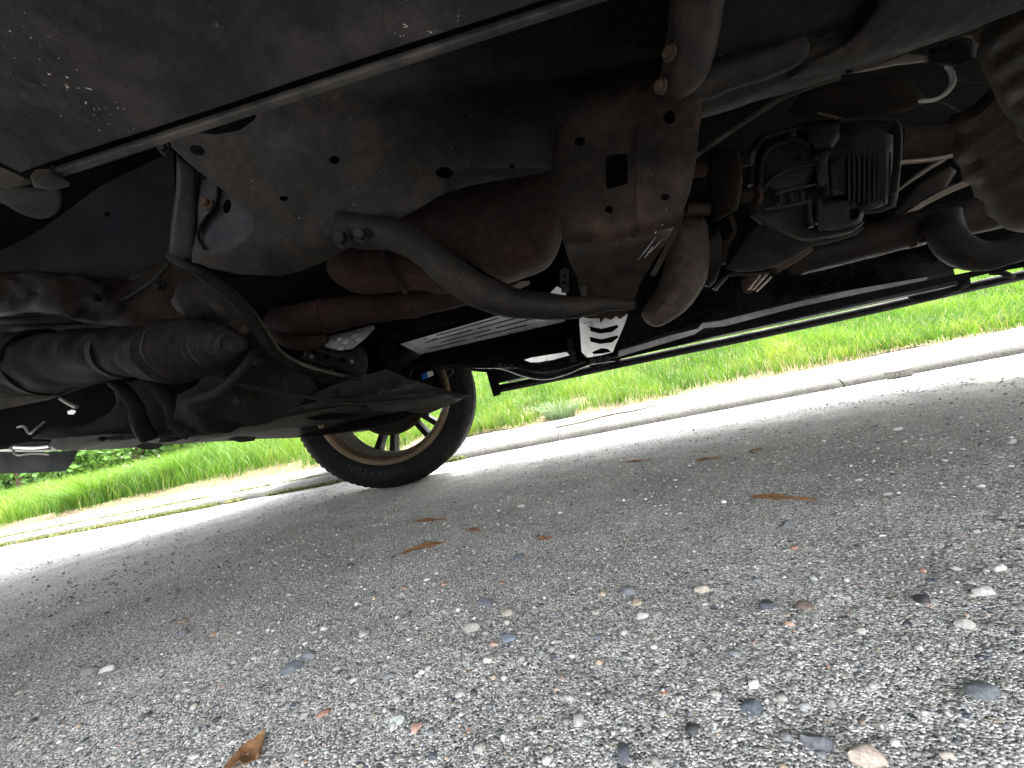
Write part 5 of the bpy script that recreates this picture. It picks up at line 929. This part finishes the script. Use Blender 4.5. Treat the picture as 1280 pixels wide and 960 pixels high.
# --- wheels
def lathe(name, prof, mat, parent, seg=72, angle=30):
    V = []; F = []; n = len(prof)
    for i in range(seg):
        a = 2*math.pi*i/seg
        for (r, y) in prof: V.append((r*math.cos(a), y, r*math.sin(a)))
    for i in range(seg):
        for j in range(n-1): F.append((i*n+j, ((i+1) % seg)*n+j, ((i+1) % seg)*n+j+1, i*n+j+1))
    me = bpy.data.meshes.new(name); me.from_pydata(V, [], [f[::-1] for f in F]); me.materials.append(mat); me.shade_smooth(); me.set_sharp_from_angle(angle=math.radians(angle))
    import bmesh
    bm = bmesh.new(); bm.from_mesh(me); bmesh.ops.recalc_face_normals(bm, faces=bm.faces); bm.to_mesh(me); bm.free()
    o = bpy.data.objects.new(name, me); COL.objects.link(o); o.parent = parent; return o
TR = .385; TW = .13
def make_wheel(x, y):
    wh = bpy.data.objects.new('wheel', None); COL.objects.link(wh); wh.parent = suv; wh.location = Vector((x, y, TR))-suv.location
    # inner face at -Y
    half = [(.268, -.100), (.272, -.112), (.285, -.119), (.292, -.1195), (.293, -.121), (.297, -.121), (.298, -.1225), (.325, -.128), (.345, -.1265), (.347, -.1275), (.351, -.1265), (.362, -.121), (.3625, -.1195), (.372, -.113), (.379, -.104)]
    grooves = []
    for gy in (-.082, -.052, -.016, .016, .052, .082): grooves += [(.3855, gy-.0075), (.377, gy-.005), (.377, gy+.005), (.3855, gy+.0075)]
    prof_ = half+[(.384, -.094)]+grooves+[(.384, .094)]+[(r, -yy) for r, yy in half[::-1]]
    ty = lathe('tyre', prof_, M_tyre, wh, 96)
    # shoulder tread blocks as sipes cut into the edge
    V = []; F = []
    for k in range(84):
        a = 2*math.pi*k/84; da = .020
        for sgn in (-1, 1):
            n0 = len(V)
            for aa in (a-da, a+da):
                for (r, yy) in [(.3862, sgn*.0905), (.3845, sgn*.1005), (.3765, sgn*.105), (.366, sgn*.112), (.37, sgn*.10)]: V.append((r*math.cos(aa), yy, r*math.sin(aa)))
            F += [(n0+i, n0+i+1, n0+5+i+1, n0+5+i) for i in range(4)]+[(n0, n0+5, n0+9, n0+4), (n0+4, n0+3, n0+2, n0+1, n0), (n0+5, n0+6, n0+7, n0+8, n0+9)]
    me = bpy.data.meshes.new('tread_blocks'); me.from_pydata(V, [], F); me.materials.append(M_tyre); o = bpy.data.objects.new('tread_blocks', me); COL.objects.link(o); o.parent = wh
    o['kind'] = 'stuff'
    rim = lathe('rim', [(.285, -.114), (.285, -.120), (.279, -.123), (.272, -.121), (.262, -.104), (.256, -.085), (.245, -.06), (.243, -.02), (.243, .05), (.25, .085), (.262, .10), (.279, .117), (.286, .116)], M_rim, wh, 72)
    lathe('rim_flange', [(.2865, -.113), (.2865, -.1215), (.279, -.1255), (.268, -.121), (.255, -.1), (.253, -.092), (.262, -.1)], M_bronze, wh, 72)
    # outer face: five pairs of spokes and hub
    lathe('hub', [(0, .045), (.05, .045), (.07, .055), (.08, .075), (.075, .1), (.03, .108), (0, .108)], M_rimD, wh, 40)
    for k in range(6):
        for s_ in (-.15, .15):
            a = 2*math.pi*k/6+s_+.17; V = []; F = []
            for (r, y0, y1, wd) in [(.06, .04, .10, .02), (.15, .05, .108, .017), (.235, .06, .118, .019), (.262, .06, .116, .025)]:
                for (yy, ww) in [(y0, -wd*.6), (y0, wd*.6), (y1, wd), (y1, -wd)]:
                    V.append((r*math.cos(a)-ww*math.sin(a), yy, r*math.sin(a)+ww*math.cos(a)))
            for i in range(3):
                for j in range(4): F.append((i*4+j, i*4+(j+1) % 4, (i+1)*4+(j+1) % 4, (i+1)*4+j))
            F += [(3, 2, 1, 0), (12, 13, 14, 15)]; me = bpy.data.meshes.new('spoke'); me.from_pydata(V, [], F); me.materials.append(M_rimD); o = bpy.data.objects.new('spoke', me); COL.objects.link(o); o.parent = wh
    # brake disc and backing plate
    lathe('brake_disc', [(.06, .0), (.165, .0), (.168, -.004), (.168, -.022), (.165, -.026), (.06, -.026)], M_rusty, wh, 48)
    lathe('brake_backing_plate', [(.03, -.05), (.12, -.05), (.15, -.045), (.155, -.035), (.155, -.03)], M_frame, wh, 48)
    V = []; F = []
    for i in range(25):
        a = math.radians(-5+8.6*i)
        for (rr, yy) in [(.10, -.035), (.2, -.045), (.24, -.04), (.242, -.02)]: V.append((rr*math.cos(a), yy, rr*math.sin(a)))
    for i in range(24):
        for j in range(3): F.append((i*4+j, i*4+j+1, i*4+j+5, i*4+j+4))
    me = bpy.data.meshes.new('dark_wheel_backing'); me.from_pydata(V, [], F); me.materials.append(M_frame); me.shade_smooth(); o = bpy.data.objects.new('dark_wheel_backing', me); COL.objects.link(o); o.parent = wh  # dark sheet added to shut out the bright view through the upper wheel
    lathe('wheel_hub_carrier', [(0, -.13), (.045, -.13), (.07, -.11), (.085, -.07), (.09, -.045)], M_sub, wh, 32)
    return wh
wf = make_wheel(-.742, 1.468+TW); wf.rotation_euler = (0, 0, math.radians(10))
# raised lettering round the inner sidewall
def sidewall_text(wh, txt, a0, da, r=.305, size=.024):
    cu = bpy.data.curves.new('lettering', 'FONT'); cu.size = size*1.5; cu.extrude = .0006; cu.align_x = 'CENTER'
    Vs = []; Fs = []
    for i, ch in enumerate(txt):
        cu.body = ch; o = bpy.data.objects.new('lettering', cu); COL.objects.link(o); bpy.context.view_layer.update()
        me = o.to_mesh(); a = a0+i*da; n0 = len(Vs)
        # reading clockwise as seen from the inner side (-Y): tops point outwards
        for v in me.vertices:
            rr = r+v.co.y; aa = a-(v.co.x)/(r+.01)
            Vs.append((rr*math.cos(aa), -.1235-.004*min(1, max(0, (rr-.298)/.027))-v.co.z*1.2-.0008, rr*math.sin(aa)))
        for p in me.polygons: Fs.append(tuple(n0+k for k in p.vertices))
        o.to_mesh_clear(); bpy.data.objects.remove(o)
    me = bpy.data.meshes.new('lettering'); me.from_pydata(Vs, [], Fs); me.materials.append(M_letter); o = bpy.data.objects.new('lettering', me); COL.objects.link(o); o.parent = wh; return o
sidewall_text(wf, 'SCORPION', math.radians(-84), -math.radians(5.6))
def copy_tree(o, parent=None):
    c = o.copy(); COL.objects.link(c); c.parent = parent
    for ch in [q for q in bpy.data.objects if q.parent == o]: copy_tree(ch, c)
    return c
for (x_, y_) in [(2.3, 1.468+TW), (2.3, -.0), (-.95, -.0)]:
    c = copy_tree(wf, suv); c.location = Vector((x_, y_, TR))-suv.location
    c.rotation_euler = (0, 0, math.pi if y_ < .5 else 0)
# sticker tag near the wheel, brake caliper bits
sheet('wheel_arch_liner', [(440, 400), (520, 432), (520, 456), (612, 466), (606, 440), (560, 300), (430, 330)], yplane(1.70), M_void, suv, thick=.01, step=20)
st = sheet('sticker_tag', [(527, 468), (534, 465), (541, 463), (542, 469), (535, 472), (528, 475)], yplane(1.30), M_lbl_w, suv, thick=.001, step=4)
sheet('sticker_stripe', [(527, 468), (534, 465), (535, 472), (528, 475)], yplane(1.297), M_lbl_b, st, thick=.001, step=4)
tube('abs_wire', [(512, 470, 1.28, 1.3), (518, 458, 1.28, 1.5), (530, 458, 1.28, 1.5), (552, 460, 1.3, 1.6), (566, 463, 1.32, 1.6), (560, 470, 1.34, 1.4)], M_alu, suv, sub=5, seg=8)
tube('drive_axle', [(350, 470, .95, 12), (440, 480, 1.15, 12), (480, 488, 1.38, 12)], M_rubber, suv, sub=6, seg=16)
tube('lower_ball_joint', [(440, 522, 1.2, 14), (470, 520, 1.36, 15), (490, 512, 1.44, 13)], M_sub, suv, sub=6, seg=18, round_cap=True)
# uneven cast, dented and dirt-caked surfaces
def roughen(o, amp, scale):
    me = o.data; nn = [v.normal.copy() for v in me.vertices]
    for v, n_ in zip(me.vertices, nn):
        v.co += n_*amp*(mnoise.noise(v.co*scale)+.5*mnoise.noise(v.co*scale*2.7))
    me.update()
for o in list(bpy.data.objects):
    if o.type != 'MESH': continue
    k = o.name.split('.')[0]
    if k in ('steering_rack_tube', 'upper_crossmember', 'lower_control_arm', 'knuckle_lobe', 'lower_ball_joint'): roughen(o, .009, 22)
    elif k in ('rubber_boot', 'catalytic_converter', 'muffler', 'exhaust_pipe', 'pipe_elbow', 'casting_strut', 'subframe_web', 'lower_crossmember'): roughen(o, .004, 26)
    elif k in ('curved_brace_tube', 'driveshaft', 'strut_arm', 'barrel_resonator', 'tail_pipe', 'mount_housing', 'body_mount', 'transfer_case', 'frame_flange'): roughen(o, .0018, 30)
    elif k in ('frame_rail', 'hanger_bracket', 'rear_frame_rail', 'rail_bulge', 'dusty_underside', 'skid_wing', 'skid_plate'): roughen(o, .0016, 24)
